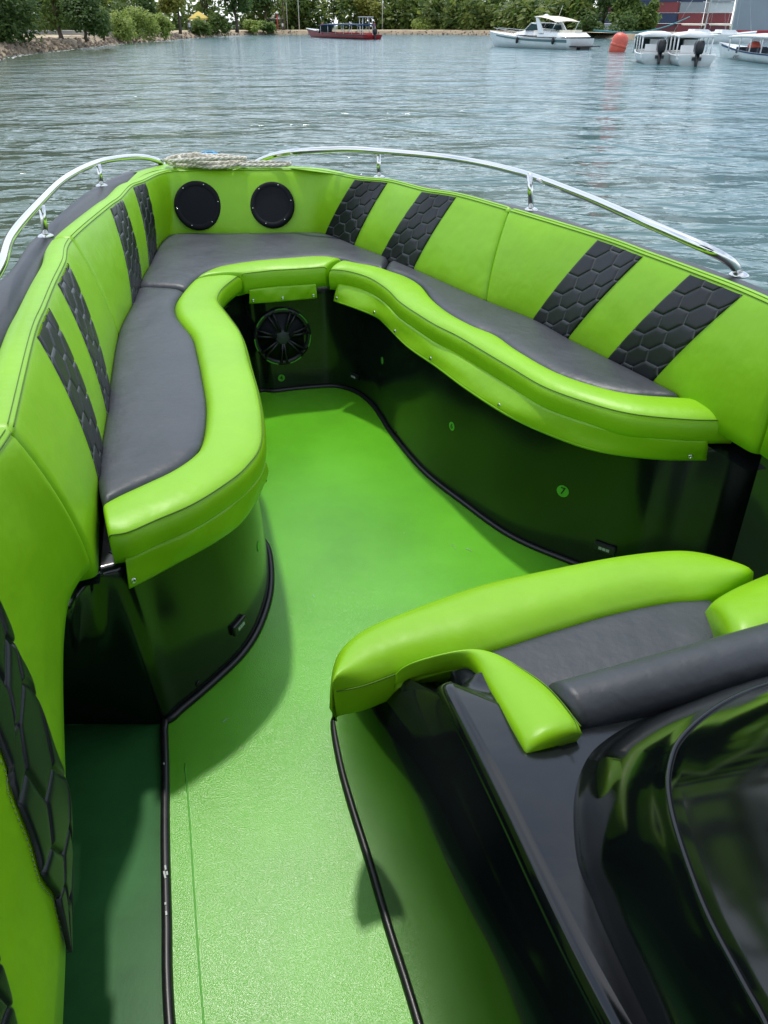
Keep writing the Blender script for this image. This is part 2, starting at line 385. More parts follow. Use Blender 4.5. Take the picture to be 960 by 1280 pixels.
# ---------------- bench: bolsters and seat cushions
LB = [((128, 632), (135, 670)), ((150, 619), (160, 666)), ((180, 605), (195, 651)), ((215, 588), (245, 629)), ((240, 570), (290, 600)), ((252, 552), (310, 582)), ((257, 525), (325, 560)),
      ((257, 500), (328, 530)), ((252, 470), (322, 490)), ((248, 450), (311, 453)), ((241, 422), (301, 418)), ((230, 407), (287, 397)), ((220, 393), (275, 381)), ((219, 379), (272, 372)), ((227, 366), (279, 360)), ((241, 350), (299, 344))]
FBo = [((243, 347), (302, 343)), ((270, 335), (318, 341)), ((310, 328), (340, 338.5)), ((351, 324), (365, 337)), ((400, 321), (388, 335.5)), ((428, 324), (408, 334))]
RB = [((431, 326), (412, 337)), ((452, 331), (432, 339)), ((470, 334), (452, 344)), ((486, 339), (468, 351)), ((510, 347), (485, 363)), ((528, 358), (500, 378)), ((542, 376), (522, 393)), ((563, 393), (545, 407)), ((590, 408), (573, 421)),
      ((620, 420), (605, 440)), ((645, 438), (637, 459)), ((690, 464), (680, 484)), ((735, 481), (735, 504)), ((787, 493), (790, 518)), ((855, 498), (860, 525)), ((879, 500), (921, 526))]
def pad_section(I, O, dz_top=.018, zbot=.505, tuck=.03, n=10):
    z = Vector((0, 0, 1)); w = (O-I); w.z = 0; L = w.length; d = w/L
    r = [I-d*.0-z*.06, I-z*.012]
    for k in range(1, n):
        t = k/n; p = I.lerp(O, t); r.append(p+z*(dz_top*(1-abs(2*t-1)**3)))
    r += [O, O+d*.006-z*.010, O+d*.012-z*.03, O+d*.010-z*.06, Vector((O.x, O.y, zbot))+d*.002, Vector((O.x, O.y, zbot-.004))-d*tuck]
    return r
def bolster(pairs, label, zbot, dens=8, ze=(.60, .592)):
    fI = curve_fn([at(*a, ze[0]) for a, b in pairs]); fO = curve_fn([at(*b, ze[1]) for a, b in pairs]); n = len(pairs)-1
    rows = []; sO = []
    for s in sorted(set(list(np.linspace(0, n, n*dens+1))+[.04, .1, .2, n-.04, n-.1, n-.2])):
        e = min(s, n-s)
        I, O = fI(s), fO(s); sh = Vector((0, 0, -.012*math.exp(-e/.06)))
        rows.append([p+sh*(1 if 1 < k < 13 else .2) for k, p in enumerate(pad_section(I, O, zbot=zbot(s/n)))]); sO.append(O+sh+Vector((0, 0, .002)))
    o = rebase(MB().loft(rows, cap0=True, cap1=True).build('bolster', M['lime']))
    tag(o, label, 'bolster', 'lime bolsters along the bench edge')
    se = MB().tube(sO, .0018, 5).build('seam', M['seam']); se.parent = o; se.matrix_parent_inverse = Matrix.Translation(-o.location)
    return o, fI, fO, n
bl, lI, lO, ln = bolster(LB, 'curved lime bolster edging the left bench', lambda t: .508)
bf, cI, cO, cn = bolster(FBo, 'short straight lime bolster above the round subwoofer', lambda t: .492)
br, rI, rO, rn = bolster(RB, 'long wavy lime bolster edging the right bench', lambda t: .492-.022*math.sin(math.pi*min(1, t*1.5))+.02*max(0, t-.5)*2)
# skirts: the snapped-down flap below each bolster
def skirt(par, fO, n, px_bot, zbm, hh, amp, nsn, seed):
    Bm = spline(ats(px_bot, zbm), 120); O_ = [fO(s) for s in np.linspace(0, n, 200)]; T = []
    for p in Bm:
        q = min(O_, key=lambda o: (o.x-p.x)**2+(o.y-p.y)**2); T.append(Vector((q.x, q.y, zbm+hh)))
    T = [sum((T[min(max(i+k, 0), 119)] for k in range(-4, 5)), Vector())/9 for i in range(120)]
    r = random.Random(seed); ph = [r.uniform(0, 6) for _ in range(4)]
    rows = []; 
    for h in np.linspace(0, 1, 9):
        row = []
        for i, (a, b) in enumerate(zip(T, Bm)):
            t = (T[min(i+1, 119)]-T[max(i-1, 0)]); t.z = 0; t.normalize(); nn = Vector((t.y, -t.x, 0))
            wv = math.sin(i*.21+ph[0]+h*2.1)*.5+math.sin(i*.09+ph[1]-h*3)*.5
            row.append(a.lerp(b, h)+nn*(.006+amp*wv*math.sin(math.pi*h)+.004*math.sin(math.pi*h)))
        rows.append(row)
    rows = rows+[[p-Vector((0, 0, .0))+(c-p)*.0 for p, c in zip(rows[-1], rows[0])]]
    o = MB().loft(rows).build('skirt', M['lime'], None); o.parent = par; o.matrix_parent_inverse = Matrix.Translation(-par.location)
    so = o.modifiers.new('thick', 'SOLIDIFY'); so.thickness = .003; so.offset = 0
    hem = MB(); hem.tube([p.lerp(q, .0)+Vector((0, 0, .004)) for p, q in zip(rows[8], rows[0])], .0022, 5)
    hm = hem.build('hem', M['lime']); hm.parent = o
    for f in nsn:
        i = int(f*119); a = rows[8][i].lerp(rows[0][i], .22); t = (T[min(i+1, 119)]-T[max(i-1, 0)]); t.z = 0; t.normalize(); nn = Vector((t.y, -t.x, 0))
        sn = MB().lathe(a+nn*.003, [(.0085, 0), (.0085, .003), (.006, .006), (.004, .0045), (.0001, .004)], nn, 14).build('snap_button', M['steel'])
        sn.parent = o
    return o
SKL = [(161, 734), (190, 719), (225, 700), (265, 678), (298, 654), (318, 626), (328, 604)]; SKF = [(311, 379), (340, 377), (396, 372)]
SKR = [(418, 376), (447, 386), (471, 396), (483, 406), (510, 433), (546, 458), (585, 487), (637, 520), (694, 546), (750, 564), (820, 573), (882, 574)]
skirt(bl, lO, ln, SKL, .440, .085, .006, (.03, .98), 1)
skirt(bf, cO, cn, SKF, .436, .075, .004, (.06, .5, .95), 2)
skirt(br, rO, rn, SKR, .440, .085, .006, (.01, .15, .27, .43, .66, .975), 3)
# grey seat cushions
def cushion(outer, inner, label, z=.598, n=60, puff=.010, edge=.018, name='seat_cushion', mt='grey', thick=.06, m=16):
    A, B = spline(outer, n), spline(inner, n); zz = Vector((0, 0, 1)); rows = []
    for j in range(n):
        a, b = A[j], B[j]; fj = j/(n-1); L = (b-a).length; row = [a-zz*thick]
        tl = (A[-1]-A[0]).length
        ej = min(j, n-1-j)/(n-1)*tl
        for k in range(m+1):
            t = .5-.5*math.cos(math.pi*k/m); p = a.lerp(b, t); e = min(t, 1-t)*L
            lift = puff*(1-abs(2*t-1)**4)-edge*.6*math.exp(-e/.008)-edge*math.exp(-ej/.006)
            row.append(p+zz*lift)
        row.append(b-zz*thick); rows.append(row)
    o = rebase(MB().loft(rows, cap0=True, cap1=True).build(name, M[mt]))
    return tag(o, label, 'seat cushion', 'dark grey seat cushions')
ring = lambda s: fB(s)+Vector((0, 0, .6-fB(s).z))
def rpts(s0, s1, k): return [ring(s) for s in np.linspace(s0, s1, k)]
lsplit, rsplit = 7.0-.35, 16.3
lin = [at(*a, .6) for a, b in LB]
cushion([at(127, 628, .6), at(124, 615, .6)]+rpts(1.0, lsplit, 16), [lI(s)+Vector((0, 0, -.0)) for s in np.linspace(.05, 14.3, 30)], 'long dark grey seat cushion of the left bench')
cushion(rpts(lsplit+.04, rsplit-.04, 40), [lI(14.4), lI(15)]+[cI(s) for s in np.linspace(0.2, cn, 12)]+[rI(.6), rI(1.6), rI(2.6)], 'dark grey bow seat cushion below the two speakers', n=90)
cushion(rpts(rsplit+.04, 22.0, 20)+[at(852, 497, .6)], [rI(s) for s in np.linspace(2.7, 14, 30)], 'long dark grey seat cushion of the right bench')
# ---------------- bench base (black gelcoat walls)
hid = [lO(8.6), lO(9.4), lO(10.2), lO(11), lO(12.2)]
WALL = [(at(-60, 905, FZ), at(20, 775, .47)), (at(60, 905, FZ), at(84, 765, .47)), (at(110, 905, FZ), at(100, 742, .475)), (at(160, 905, FZ), at(122, 722, .48)), (at(205, 903, FZ), at(161, 730, .43)), (at(228, 886, FZ), at(188, 716, .43)), (at(270, 850, FZ), at(226, 697, .43)),
        (at(305, 815, FZ), at(268, 674, .43)), (at(326, 778, FZ), at(299, 651, .43)), (at(337, 735, FZ), at(317, 624, .43)), (at(334, 690, FZ), at(326, 598, .43))]
for p in hid:
    q = Vector((p.x-.055, p.y, FZ)); WALL.append((q, Vector((q.x, q.y, .43))))
WALL += [(at(318, 494, FZ), at(303, 382, .43)), (at(345, 490, FZ), at(330, 376, .43)), (at(380, 486, FZ), at(368, 373, .43)), (at(418, 484, FZ), at(400, 371, .43)), (at(445, 491, FZ), at(425, 377, .43)), (at(466, 507, FZ), at(455, 388, .43)), (at(478, 524, FZ), at(478, 401, .43)), (at(492, 545, FZ), at(491, 412, .43)),
         (at(530, 590, FZ), at(528, 445, .43)), (at(580, 630, FZ), at(585, 485, .43)), (at(640, 672, FZ), at(652, 525, .43)), (at(712, 703, FZ), at(725, 555, .43)), (at(800, 728, FZ), at(810, 571, .43)), (at(862, 738, FZ), at(870, 574, .43)), (at(920, 735, FZ), at(912, 563, .475)), (at(975, 742, FZ), at(965, 569, .475)), (at(1040, 755, FZ), at(1040, 590, .475))]
for i, (a_, b_) in enumerate(WALL):        # the walls stand upright
    if 5 <= i <= 10 or 16 <= i <= 27:
        t_ = WALL[i+1][0]-WALL[i-1][0]; t_.normalize(); WALL[i] = (a_, Vector((a_.x, a_.y, b_.z))+Vector((-t_.y, t_.x, 0))*.022)
    elif i > 27: WALL[i] = (Vector((b_.x, b_.y, FZ)), b_)
wb, wt = curve_fn([a for a, b in WALL]), curve_fn([b for a, b in WALL]); wn = len(WALL)-1
WS = list(np.linspace(0, wn, wn*7+1))
def wallS(s, h):
    return wb(s).lerp(wt(s), h)
rows = [[wallS(s, h) for s in WS] for h in (0, .08, .2, .35, .5, .65, .8, .92, 1.0)]
def inward(s, d):     # towards the seat
    a, b = wt(max(0, s-.2)), wt(min(wn, s+.2)); t = b-a; t.z = 0; t.normalize(); return Vector((-t.y, t.x, 0))*d
rows.append([Vector((wt(s).x, wt(s).y, .482)) for s in WS]); rows.append([Vector((wt(s).x, wt(s).y, .482))+inward(s, .006)+Vector((0, 0, .010)) for s in WS]); rows.append([Vector((wt(s).x, wt(s).y, .498))+inward(s, .02) for s in WS]); rows.append([Vector((wt(s).x, wt(s).y, .498))+inward(s, .07) for s in WS])
base = MB().loft(rows).build('bench_base', M['gelw'], BOAT)
lidr = [[ring(23*k/59)+Vector((0, 0, -.105)) for k in range(60)], [Vector((wt(wn*k/59).x, wt(wn*k/59).y, .497))+inward(wn*k/59, .05) for k in range(60)]]
MB().loft(lidr).build('bench_top', M['gel2'], BOAT)
# floor-edge trim of the benches
trimL = [wb(s)+Vector((0, 0, .008))-inward(s, .006) for s in np.linspace(4, wn, wn*6)]
aft = [at(207, 958, FZ), at(207, 1050, FZ), at(209, 1150, FZ), at(212, 1270, FZ), Vector((-.31, .30, FZ)), Vector((-.14, -.4, FZ)), Vector((-.05, -.9, FZ))]
trim = MB().tube(spline([p+Vector((0, 0, .008)) for p in reversed(aft)]+[wb(4.0)+Vector((0, 0, .008))], 60)[:-1]+trimL, .012, 8).build('floor_trim', M['rubber'], BOAT)
# paint chips on the trim near the step
for u, v, l in ((207, 1085, .012), (206, 1094, .02), (209, 1092, .01), (205, 955, .006), (207, 1130, .006), (208, 1142, .01)):
    c = at(u, v, FZ+.019); MB().box(c+Vector((0, 0, .0015)), (.004, l, .0022), Matrix.Rotation(.25+l*9, 3, 'Z')).build('paint_chip', M['lens'], trim, smooth=False)
# floor
left = [Vector((p.x, p.y, FZ+.003)) for p in reversed(aft)]+[Vector((wb(s).x, wb(s).y, FZ+.003)) for s in np.linspace(4, wn-2, 120)]
poly = left+[Vector((1.35, 1.2, FZ+.003)), Vector((1.35, -.9, FZ+.003))]
floor = MB().add(poly, [tuple(range(len(poly)))]).build('floor', M['floor'], BOAT, smooth=False)
# shallow moulded line along the left edge of the floor, scuffs
gl = MB().tube(spline([at(231, 955, FZ+.0035), at(236, 1010, FZ+.0035), at(243, 1120, FZ+.0035), at(254, 1270, FZ+.0035), Vector((-.22, .2, FZ+.0035))], 40), .0022, 6).build('moulded_line', M['decal'], floor)
for u, v, l, a in ((586, 687, .028, .9), (566, 682, .014, 1.2), (569, 685, .006, .2), (505, 666, .006, 0), (282, 900, .02, -.7), (392, 745, .014, .3)):
    c = at(u, v, FZ+.0045); MB().box(c, (.0018, l, .0012), Matrix.Rotation(a, 3, 'Z')).build('scuff', M['lens'], floor, smooth=False)
# side deck on the left, and the hull's inner lining
sd_ = [at(207, 895, FZ-.004), at(207, 958, FZ-.004)]+[Vector((p.x, p.y, FZ-.004)) for p in aft[1:]]+[Vector((-1.05, -.9, FZ-.004)), Vector((-1.25, 1.55, FZ-.004))]
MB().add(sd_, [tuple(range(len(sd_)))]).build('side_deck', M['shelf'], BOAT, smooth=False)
lin_rows = [[gB(s)+gN(s)*.12 for s in np.linspace(0, 10, 40)], [Vector((gB(s).x, gB(s).y, FZ-.01))+gN(s)*.30 for s in np.linspace(0, 10, 40)]]
MB().loft(lin_rows).build('hull_lining', M['gel'], BOAT)
ld = fB(23); lin_rows = [[ld+fN(23)*.03+dr*l+Vector((0, 0, 0)) for l in (0, .5, 2.2)], [Vector((ld.x, ld.y, FZ-.01))+fN(23)*.05+dr*l for l in (0, .5, 2.2)]]
MB().loft(lin_rows).build('hull_lining', M['gel'], BOAT)
MB().tube(spline([at(127, 716, .49), at(116, 722, .49), at(104, 733, .485), at(94, 747, .475), at(86, 764, .465)], 24), .008, 8).build('bench_corner_rim', M['gel2'], BOAT)
# ---------------- gunwale, bow deck, outer hull
GO = ats([(-22, 360), (0, 345), (35, 301), (71, 266), (106, 238), (142, 219), (177, 209), (204, 203), (232, 199.5), (262, 198.5), (292, 200), (322, 203), (345, 205), (398, 210.5), (479, 222), (560, 236), (620, 249), (675, 261), (750, 285), (825, 311), (919, 343), (960, 359), (1060, 408), (1200, 490)], .925)
GO[0] = Vector((-1.30, 1.9, .925)); GO = [Vector((-.95, -1.2, .925)), Vector((-1.08, .2, .925)), Vector((-1.22, 1.1, .925))]+GO; gfn = curve_fn(GO); gn = len(GO)-1; GS = np.linspace(0, gn, 220)
def gNo(s):
    a, b = gfn(max(0, s-.4)), gfn(min(gn, s+.4)); t = b-a; t.z = 0; t.normalize(); return Vector((-t.y, t.x, 0))
RO = [fT(k)+fN(k)*(WT(k)-.003) for k in np.linspace(0, 23, 300)]
RO += [e1+fN(23)*.082+dr*l for l in np.linspace(0, .8, 20)]+[gT(s)+gN(s)*.082 for s in np.linspace(0, 10, 60)]
rows = []; z = Vector((0, 0, 1))
prof = [(-.17, -.05), (-.16, -.018), (-.12, -.004), (-.07, .002), (-.03, .0), (-.008, -.010), (.004, -.03), (.006, -.05), (-.004, -.075), (-.01, -.10)]
for s in GS:
    q = gfn(s); gap = min((Vector((c_.x, c_.y, 0))-Vector((q.x, q.y, 0))).length for c_ in RO)
    wd = min(2.4, max(.02, gap-.004)/.17)*(1-.72*math.exp(-((s-12)/3.2)**4))
    rows.append([gfn(s)+gNo(s)*(o_*wd if o_ < 0 else o_)+z*h_ for o_, h_ in prof])
gunw = MB().loft(rows).build('gunwale', M['gun'], BOAT)
rows = []
for s in GS:
    p = gfn(s); n = gNo(s); rows.append([p-n*.01-z*.09, p-n*.015-z*.3, p-n*.04-z*.7, p-n*.09-z*1.1, p-n*.4-z*1.55])
hull = MB().loft(rows).build('hull', M['gel'], BOAT)
fs = [s for s in np.linspace(8.3, 15.2, 40)]
dk = [[gfn(s)-gNo(s)*.05-z*.0 for s in fs], [gfn(s)-gNo(s)*.10+z*.004 for s in fs], [fT(8.6+(14.5-8.6)*k/39)+fN(8.6+(14.5-8.6)*k/39)*.075+Vector((0, 0, .93-fT(8.6+(14.5-8.6)*k/39).z)) for k in range(40)]]
MB().loft(dk).build('bow_deck', M['lime'], BOAT)
# ---------------- bow rails
def rail(pts, stan, flange, label):
    path = spline([at(u, v, zz) for u, v, zz in pts], 90)
    r = MB().tube(path, .0165, 12).build('bow_rail', M['steel'], BOAT)
    for (bu, bv), (tu, tv) in stan:
        b = at(bu, bv, .925); t = atY(tu, tv, b.y)
        d = (t-b)
        MB().tube([b, b+d*.5, t], .0125, 12).build('stanchion', M['steel'], r)
        MB().lathe(b-Vector((0, 0, .004)), [(.032, 0), (.032, .006), (.024, .011), (.014, .014)], (0, 0, 1), 20).build('flange', M['steel'], r)
    for u, v, zz in flange:
        MB().lathe(at(u, v, zz)-Vector((0, 0, .008)), [(.034, 0), (.034, .006), (.025, .012), (.014, .016)], (0, 0, 1), 20).build('flange', M['steel'], r)
    if label: r['label'] = label
rail([(-172, 606, .93), (-165, 575, .98), (-140, 530, 1.03), (-100, 478, 1.06), (-40, 392, 1.06), (0, 333, 1.055), (15, 294, 1.05), (48, 255, 1.05), (82, 223, 1.045), (120, 204, 1.035), (150, 197.5, 1.02), (175, 196, .995), (192, 199, .965), (202, 203.5, .935)],
     [((57, 295), (52, 256)), ((127, 232), (123, 205))], [(203, 204, .928), (-172, 607, .928)], 'polished bow rail on the left side')
rail([(318, 204.5, .935), (328, 199.5, .96), (345, 193.5, 1.0), (375, 189, 1.04), (430, 186.5, 1.06), (475, 189, 1.06), (560, 197, 1.06), (640, 213, 1.06), (720, 241, 1.055), (800, 275, 1.05), (868, 304, 1.03), (900, 319, 1.0), (916, 330, .965), (923, 340, .93)],
     [((474, 221), (473, 190)), ((664, 262), (662, 217))], [(319, 205, .928), (924, 342, .925)], 'polished bow rail on the right side')
# ---------------- speakers
def bow_speaker(u, v, R):
    s, h = hit(S, u, v, 10, 14.5); c = S(s, h); N = -fN(s); up = (fT(s)-fB(s)).normalized(); n = (N-up*N.dot(up)).normalized(); c = c+n*.006
    fr = MB().lathe(c, [(R, -.02), (R, .006), (R*.97, .014), (R*.90, .017), (R*.80, .016), (R*.77, .010)], n, 40).build('speaker', M['spk'], BOAT)
    MB().lathe(c, [(R*.79, .011), (R*.75, .006), (R*.71, .008), (R*.67, .0055), (R*.46, .0045), (R*.44, .0065), (R*.42, .0042), (R*.2, .003), (R*.18, .0055), (R*.0, .0065)], n, 36).build('cone', M['spk'], fr, smooth=False)
    for k in range(6):
        a = k*math.pi/3+.4; x = n.orthogonal().normalized(); y = n.cross(x)
        MB().lathe(c+(x*math.cos(a)+y*math.sin(a))*R*.88+n*.016, [(.004, 0), (.004, .002), (.0001, .003)], n, 8).build('screw', M['steel'], fr)
    return fr
bow_speaker(246, 257.5, .138); bow_speaker(342.5, 256, .132)
c0, h0 = hit(wallS, 352, 421, 16, 20)
c = wallS(c0, h0); e1_ = (wallS(c0+.2, h0)-wallS(c0-.2, h0)).normalized(); e2_ = (wallS(c0, h0+.1)-wallS(c0, h0-.1)).normalized(); n = e1_.cross(e2_).normalized()
if n.y > 0: n = -n
R = .160
sub = MB().lathe(c, [(R, -.01), (R, .012), (R*.97, .02), (R*.88, .022), (R*.83, .014), (R*.82, -.0)], n, 48).build('subwoofer', M['plastic'], BOAT)
MB().lathe(c, [(R*.83, .006), (R*.7, .004), (R*.3, -.001), (R*.0, -.001)], n, 40).build('cone', M['cone'], sub)
MB().lathe(c, [(R*.27, .0), (R*.27, .022), (R*.22, .028), (R*.0, .030)], n, 28).build('hub', M['cone'], sub)
for k in range(7):
    a0 = k*2*math.pi/7+.2
    for q in (-.11, .11):
        a = a0+q; d = e1_*math.cos(a)+e2_*math.sin(a); tn = n.cross(d)
        p0, p1 = c+d*R*.22+n*.024, c+d*R*.9+n*.024
        MB().tube([p0, p0.lerp(p1, .5)+n*.004, p1], [.008, .006, .008], 6).build('spoke', M['plastic'], sub)
    arc = [c+(e1_*math.cos(a0+.22+(2*math.pi/7-.44)*t)+e2_*math.sin(a0+.22+(2*math.pi/7-.44)*t))*R*.965+n*.021 for t in np.linspace(0, 1, 10)]
    MB().tube(arc, .0035, 6).build('green_ring_segment', M['decal'], sub)
# ---------------- numbered decals, lights and fittings on the bench walls
def frame_at(u, v, s0, s1):
    s, h = hit(wallS, u, v, s0, s1); p = wallS(s, h); a = (wallS(s+.12, h)-wallS(s-.12, h)).normalized(); b = (wallS(s, h+.05)-wallS(s, h-.05)).normalized()
    nn = a.cross(b).normalized()
    if nn.dot(Vector((0, 0, H))-p) < 0: nn = -nn
    a = b.cross(nn).normalized()
    return p, a, b, nn
def text_mesh(name, txt, size, p, a, b, nn, m, par):
    cu = bpy.data.curves.new(name, 'FONT'); cu.body = txt; cu.size = size; cu.align_x = 'CENTER'; cu.align_y = 'CENTER'; cu.extrude = .0004; cu.offset = .0006
    ob = bpy.data.objects.new(name, cu); me = bpy.data.meshes.new_from_object(ob); bpy.data.objects.remove(ob)
    mt = Matrix((a, b, nn)).transposed().to_4x4(); mt.translation = p+nn*.0022; me.transform(mt)
    o = bpy.data.objects.new(name, me); COL.objects.link(o); me.materials.append(m); o.parent = par; o.matrix_parent_inverse = PINV(par); return o
def decal(u, v, s0, s1, digit, r):
    p, a, b, nn = frame_at(u, v, s0, s1)
    d = MB().lathe(p+nn*.0004, [(r, 0), (r, .0012), (.0001, .0012)], nn, 28).build('number_decal', M['decal'], base, smooth=False)
    if digit: text_mesh('digit', digit, r*1.7, p, a, b, nn, M['decal_dark'], d)
    return d
decal(352, 472, 16, 20, '4', .020); decal(478, 451, 20, 24, '5', .018); decal(565, 533, 23, 26, '6', .019); decal(705, 613, 25, 28, '7', .024); decal(323, 683, 7, 10, None, .018)
def courtesy(u, v, s0, s1, w_, h_, tilt=0):
    p, a, b, nn = frame_at(u, v, s0, s1)
    rot = Matrix((a, b, nn)).transposed()
    f = MB().box(p+nn*.006, (w_, h_, .016), rot).build('courtesy_light', M['plastic'], base, smooth=False, bevel=.006)
    for k in (-1, 0, 1):
        MB().box(p+nn*.0145+a*k*w_*.17-b*h_*.02, (w_*.14, h_*.3, .003), rot).build('lens', M['lens'], f, smooth=False)
courtesy(444, 470, 19, 23, .07, .034); courtesy(758, 684, 26, 29, .085, .036); courtesy(296, 782, 5, 9, .075, .038)
def boltm(u, v, s0, s1, r=.007):
    p, a, b, nn = frame_at(u, v, s0, s1)
    MB().lathe(p, [(r, 0), (r, .003), (r*.6, .005), (.0001, .005)], nn, 12).build('drain_plug', M['plastic'], base)
boltm(248, 853, 3, 7, .010); boltm(494, 540, 22, 25, .005)
# ---------------- console with the forward-facing seat
def zd(p): return .53+(1.075-(p.y+.28*p.x))*.144
def atP(u, v, dz=0):
    zz = .55
    for _ in range(30): zz = zd(at(u, v, zz))+dz
    return at(u, v, zz)
def zdv(x, y): return zd(Vector((x, y, 0)))
KB = [Vector((.31, .0, FZ)), Vector((.20, .28, FZ)), at(520, 1270, FZ), at(487, 1165, FZ), at(462, 1080, FZ), at(440, 1010, FZ), at(427, 963, FZ), at(418, 915, FZ), at(420, 899, FZ), at(440, 872, FZ), Vector((.12, 1.50, FZ)), Vector((.9, 1.74, FZ))]
KR = [Vector((.44, .0, 0)), Vector((.355, .20, 0)), Vector((.292, .37, 0)), Vector((.255, .49, 0)), Vector((.222, .62, 0)), Vector((.192, .75, 0)), Vector((.155, .90, 0)), Vector((.112, 1.075, 0)), Vector((.112, 1.11, 0)), Vector((.135, 1.15, 0)), Vector((.25, 1.22, 0)), Vector((.9, 1.45, 0))]
for i, p in enumerate(KR): p.z = zd(p)+.004 if i < 7 else (.520, .485, .455, .42, .42)[i-7]
# far edge of the console's top, under the pads and the cowl
KD = [atP(900, 1440), atP(880, 1380), atP(830, 1280), atP(790, 1210), atP(765, 1150), atP(745, 1080), atP(740, 990), atP(668, 900), atP(632, 862), atP(602, 838), None, None]
kb, kt = curve_fn(KB), curve_fn(KR); kn = len(KB)-1; KS = np.linspace(0, kn, kn*12+1)
kd = curve_fn(KD[:10])
def kin(s):
    a_, b_ = kt(max(0, s-.3)), kt(min(kn, s+.3)); t_ = b_-a_; t_.z = 0; t_.normalize(); return Vector((t_.y, -t_.x, 0))
rows = [[] for _ in range(17)]
for s in KS:
    B_, T_ = kb(s), kt(s); n_ = kin(s); r = .030
    P1 = Vector((T_.x, T_.y, T_.z-r)); 
    for j in range(9):
        ph = j/8*math.radians(64); xx = (1-math.cos(ph))/(1-math.cos(math.radians(64))); zz_ = math.sin(ph)/math.sin(math.radians(64)); rows[j].append(Vector((B_.x+(P1.x-B_.x)*xx, B_.y+(P1.y-B_.y)*xx, B_.z+(P1.z-B_.z)*zz_)))
    for j in range(1, 9):
        a_ = j/8*math.pi/2; rows[8+j].append(P1+n_*r*(1-math.cos(a_))+Vector((0, 0, r*math.sin(a_))))
cons = MB().loft(rows).build('console', M['gel'], BOAT)
DS = [s for s in KS if s <= 9.0]; rows = []
for t in (0, .03, .1, .25, .5, .75, 1.0):
    row = []
    for s in DS:
        p = kt(s)+kin(s)*.030; q = kd(s)
        if s > 6.5: q = q.lerp(p, 0)
        m = p.lerp(q, t); m.z = p.z*(1-t)+t*(zd(q)+.002)
        if s > 7: m.z = p.z+(zd(m)-p.z)*min(1, t*1.2)*.9
        row.append(m)
    rows.append(row)
MB().loft(rows).build('console_top', M['gel2'], cons)
back_ = [atP(640, 868), atP(700, 884), atP(800, 858), atP(1000, 795), atP(1250, 760), atP(1300, 1500), atP(900, 1440), atP(830, 1280), atP(765, 1150), atP(730, 1050), atP(725, 985), atP(668, 915)]
MB().add([p+Vector((0, 0, -.001)) for p in back_], [tuple(range(len(back_)))]).build('console_top', M['gel2'], cons, smooth=False)
MB().tube(spline([Vector((.27, -.05, FZ+.008))]+[kb(s)+Vector((0, 0, .009)) for s in np.linspace(1, kn, 80)], 90), .011, 8).build('floor_trim', M['rubber'], BOAT)
# screw holes
for u, v in ((660, 981), (665, 992)):
    MB().lathe(atP(u, v)+Vector((0, 0, .003)), [(.005, 0), (.005, .0015), (.0001, .001)], (0, 0, 1), 10).build('screw', M['plastic'], cons)
CO = [((1010, 835), (1000, 846, .72)), ((930, 857), (945, 862, .725)), ((870, 876), (905, 880, .735)), ((797, 903), (872, 903, .745)), ((751, 931), (847, 930, .75)), ((729, 959), (837, 956, .755)), ((717, 1005), (834, 986, .76)), ((721, 1075), (841, 1027, .765)), ((741, 1128), (860, 1087, .775)), ((762, 1178), (885, 1150, .785)), ((810, 1280), (926, 1228, .80)), ((860, 1390), (960, 1292, .81)), ((900, 1500), (1000, 1400, .82))]
q0 = curve_fn([atP(*a) for a, b in CO]); q1 = curve_fn([at(*b) for a, b in CO]); qn = len(CO)-1
rows = []
QS = np.linspace(0, qn, qn*10+1)
fx = Vector((.66, -.46, 0))
for s in QS:
    a, b = q0(s), q1(s); d = (b-a); r = [a-Vector((0, 0, .02)), a+Vector((0, 0, .004))]
    for t in (.06, .15, .3, .5, .7, .85, .94): r.append(a.lerp(b, t)+Vector((0, 0, .018*math.sin(math.pi*t)))+Vector((0, 0, -.012*math.exp(-t/.06))))
    r.append(b+Vector((0, 0, .004)))
    for t, zz in ((.02, .020), (.05, .050), (.12, .120), (.25, .245), (.45, .42), (.8, .62), (1.1, .70)): r.append(b+fx*t+Vector((0, 0, zz)))
    rows.append(r)
MB().loft(rows).build('windscreen_cowl', M['gel'], cons)
MB().tube([q1(s)+Vector((0, 0, .0045)) for s in QS], .0035, 8).build('moulded_edge', M['gel2'], cons)
# console seat
def loft_pad(name, A, B, n, puff, drop, mt, zbot=None, thick=.05, side=.0, m=14, endr=.012):
    fA, fB_ = spline(A, n), spline(B, n); zz = Vector((0, 0, 1)); rows = []
    L = sum((fA[i+1]-fA[i]).length for i in range(n-1))
    for j in range(n):
        a, b = fA[j], fB_[j]; w_ = (b-a); w_.z = 0; ln_ = max(w_.length, 1e-4); d = w_/ln_; row = []
        ej = min(j, n-1-j)/(n-1)*L; es = drop*math.exp(-ej/endr)
        row.append(a+d*.01-zz*thick); row.append(a-d*side-zz*thick*.5)
        for k in range(m+1):
            t = k/m; row.append(a.lerp(b, t)+zz*(puff*(1-abs(2*t-1)**2.6)-es))
        row.append(b+d*side-zz*thick*.5); row.append(b-d*.01-zz*thick); rows.append(row)
    return MB().loft(rows, cap0=True, cap1=True).build(name, M[mt])
cb = loft_pad('bolster', ats([(414, 868), (415, 841), (425, 814), (452, 790), (501, 768), (591, 735), (682, 714), (773, 697), (839, 690.5), (875, 694), (912, 707), (942, 722)], .45),
              ats([(419, 866), (428, 863), (458, 857), (496, 843), (550, 829), (616, 812), (684, 790), (767, 766), (835, 752), (872, 750), (900, 744), (926, 736)], .455), 80, .045, .01, 'lime', thick=.085, side=.006, m=18)
tag(rebase(cb), 'fat lime front bolster of the console seat', 'bolster')
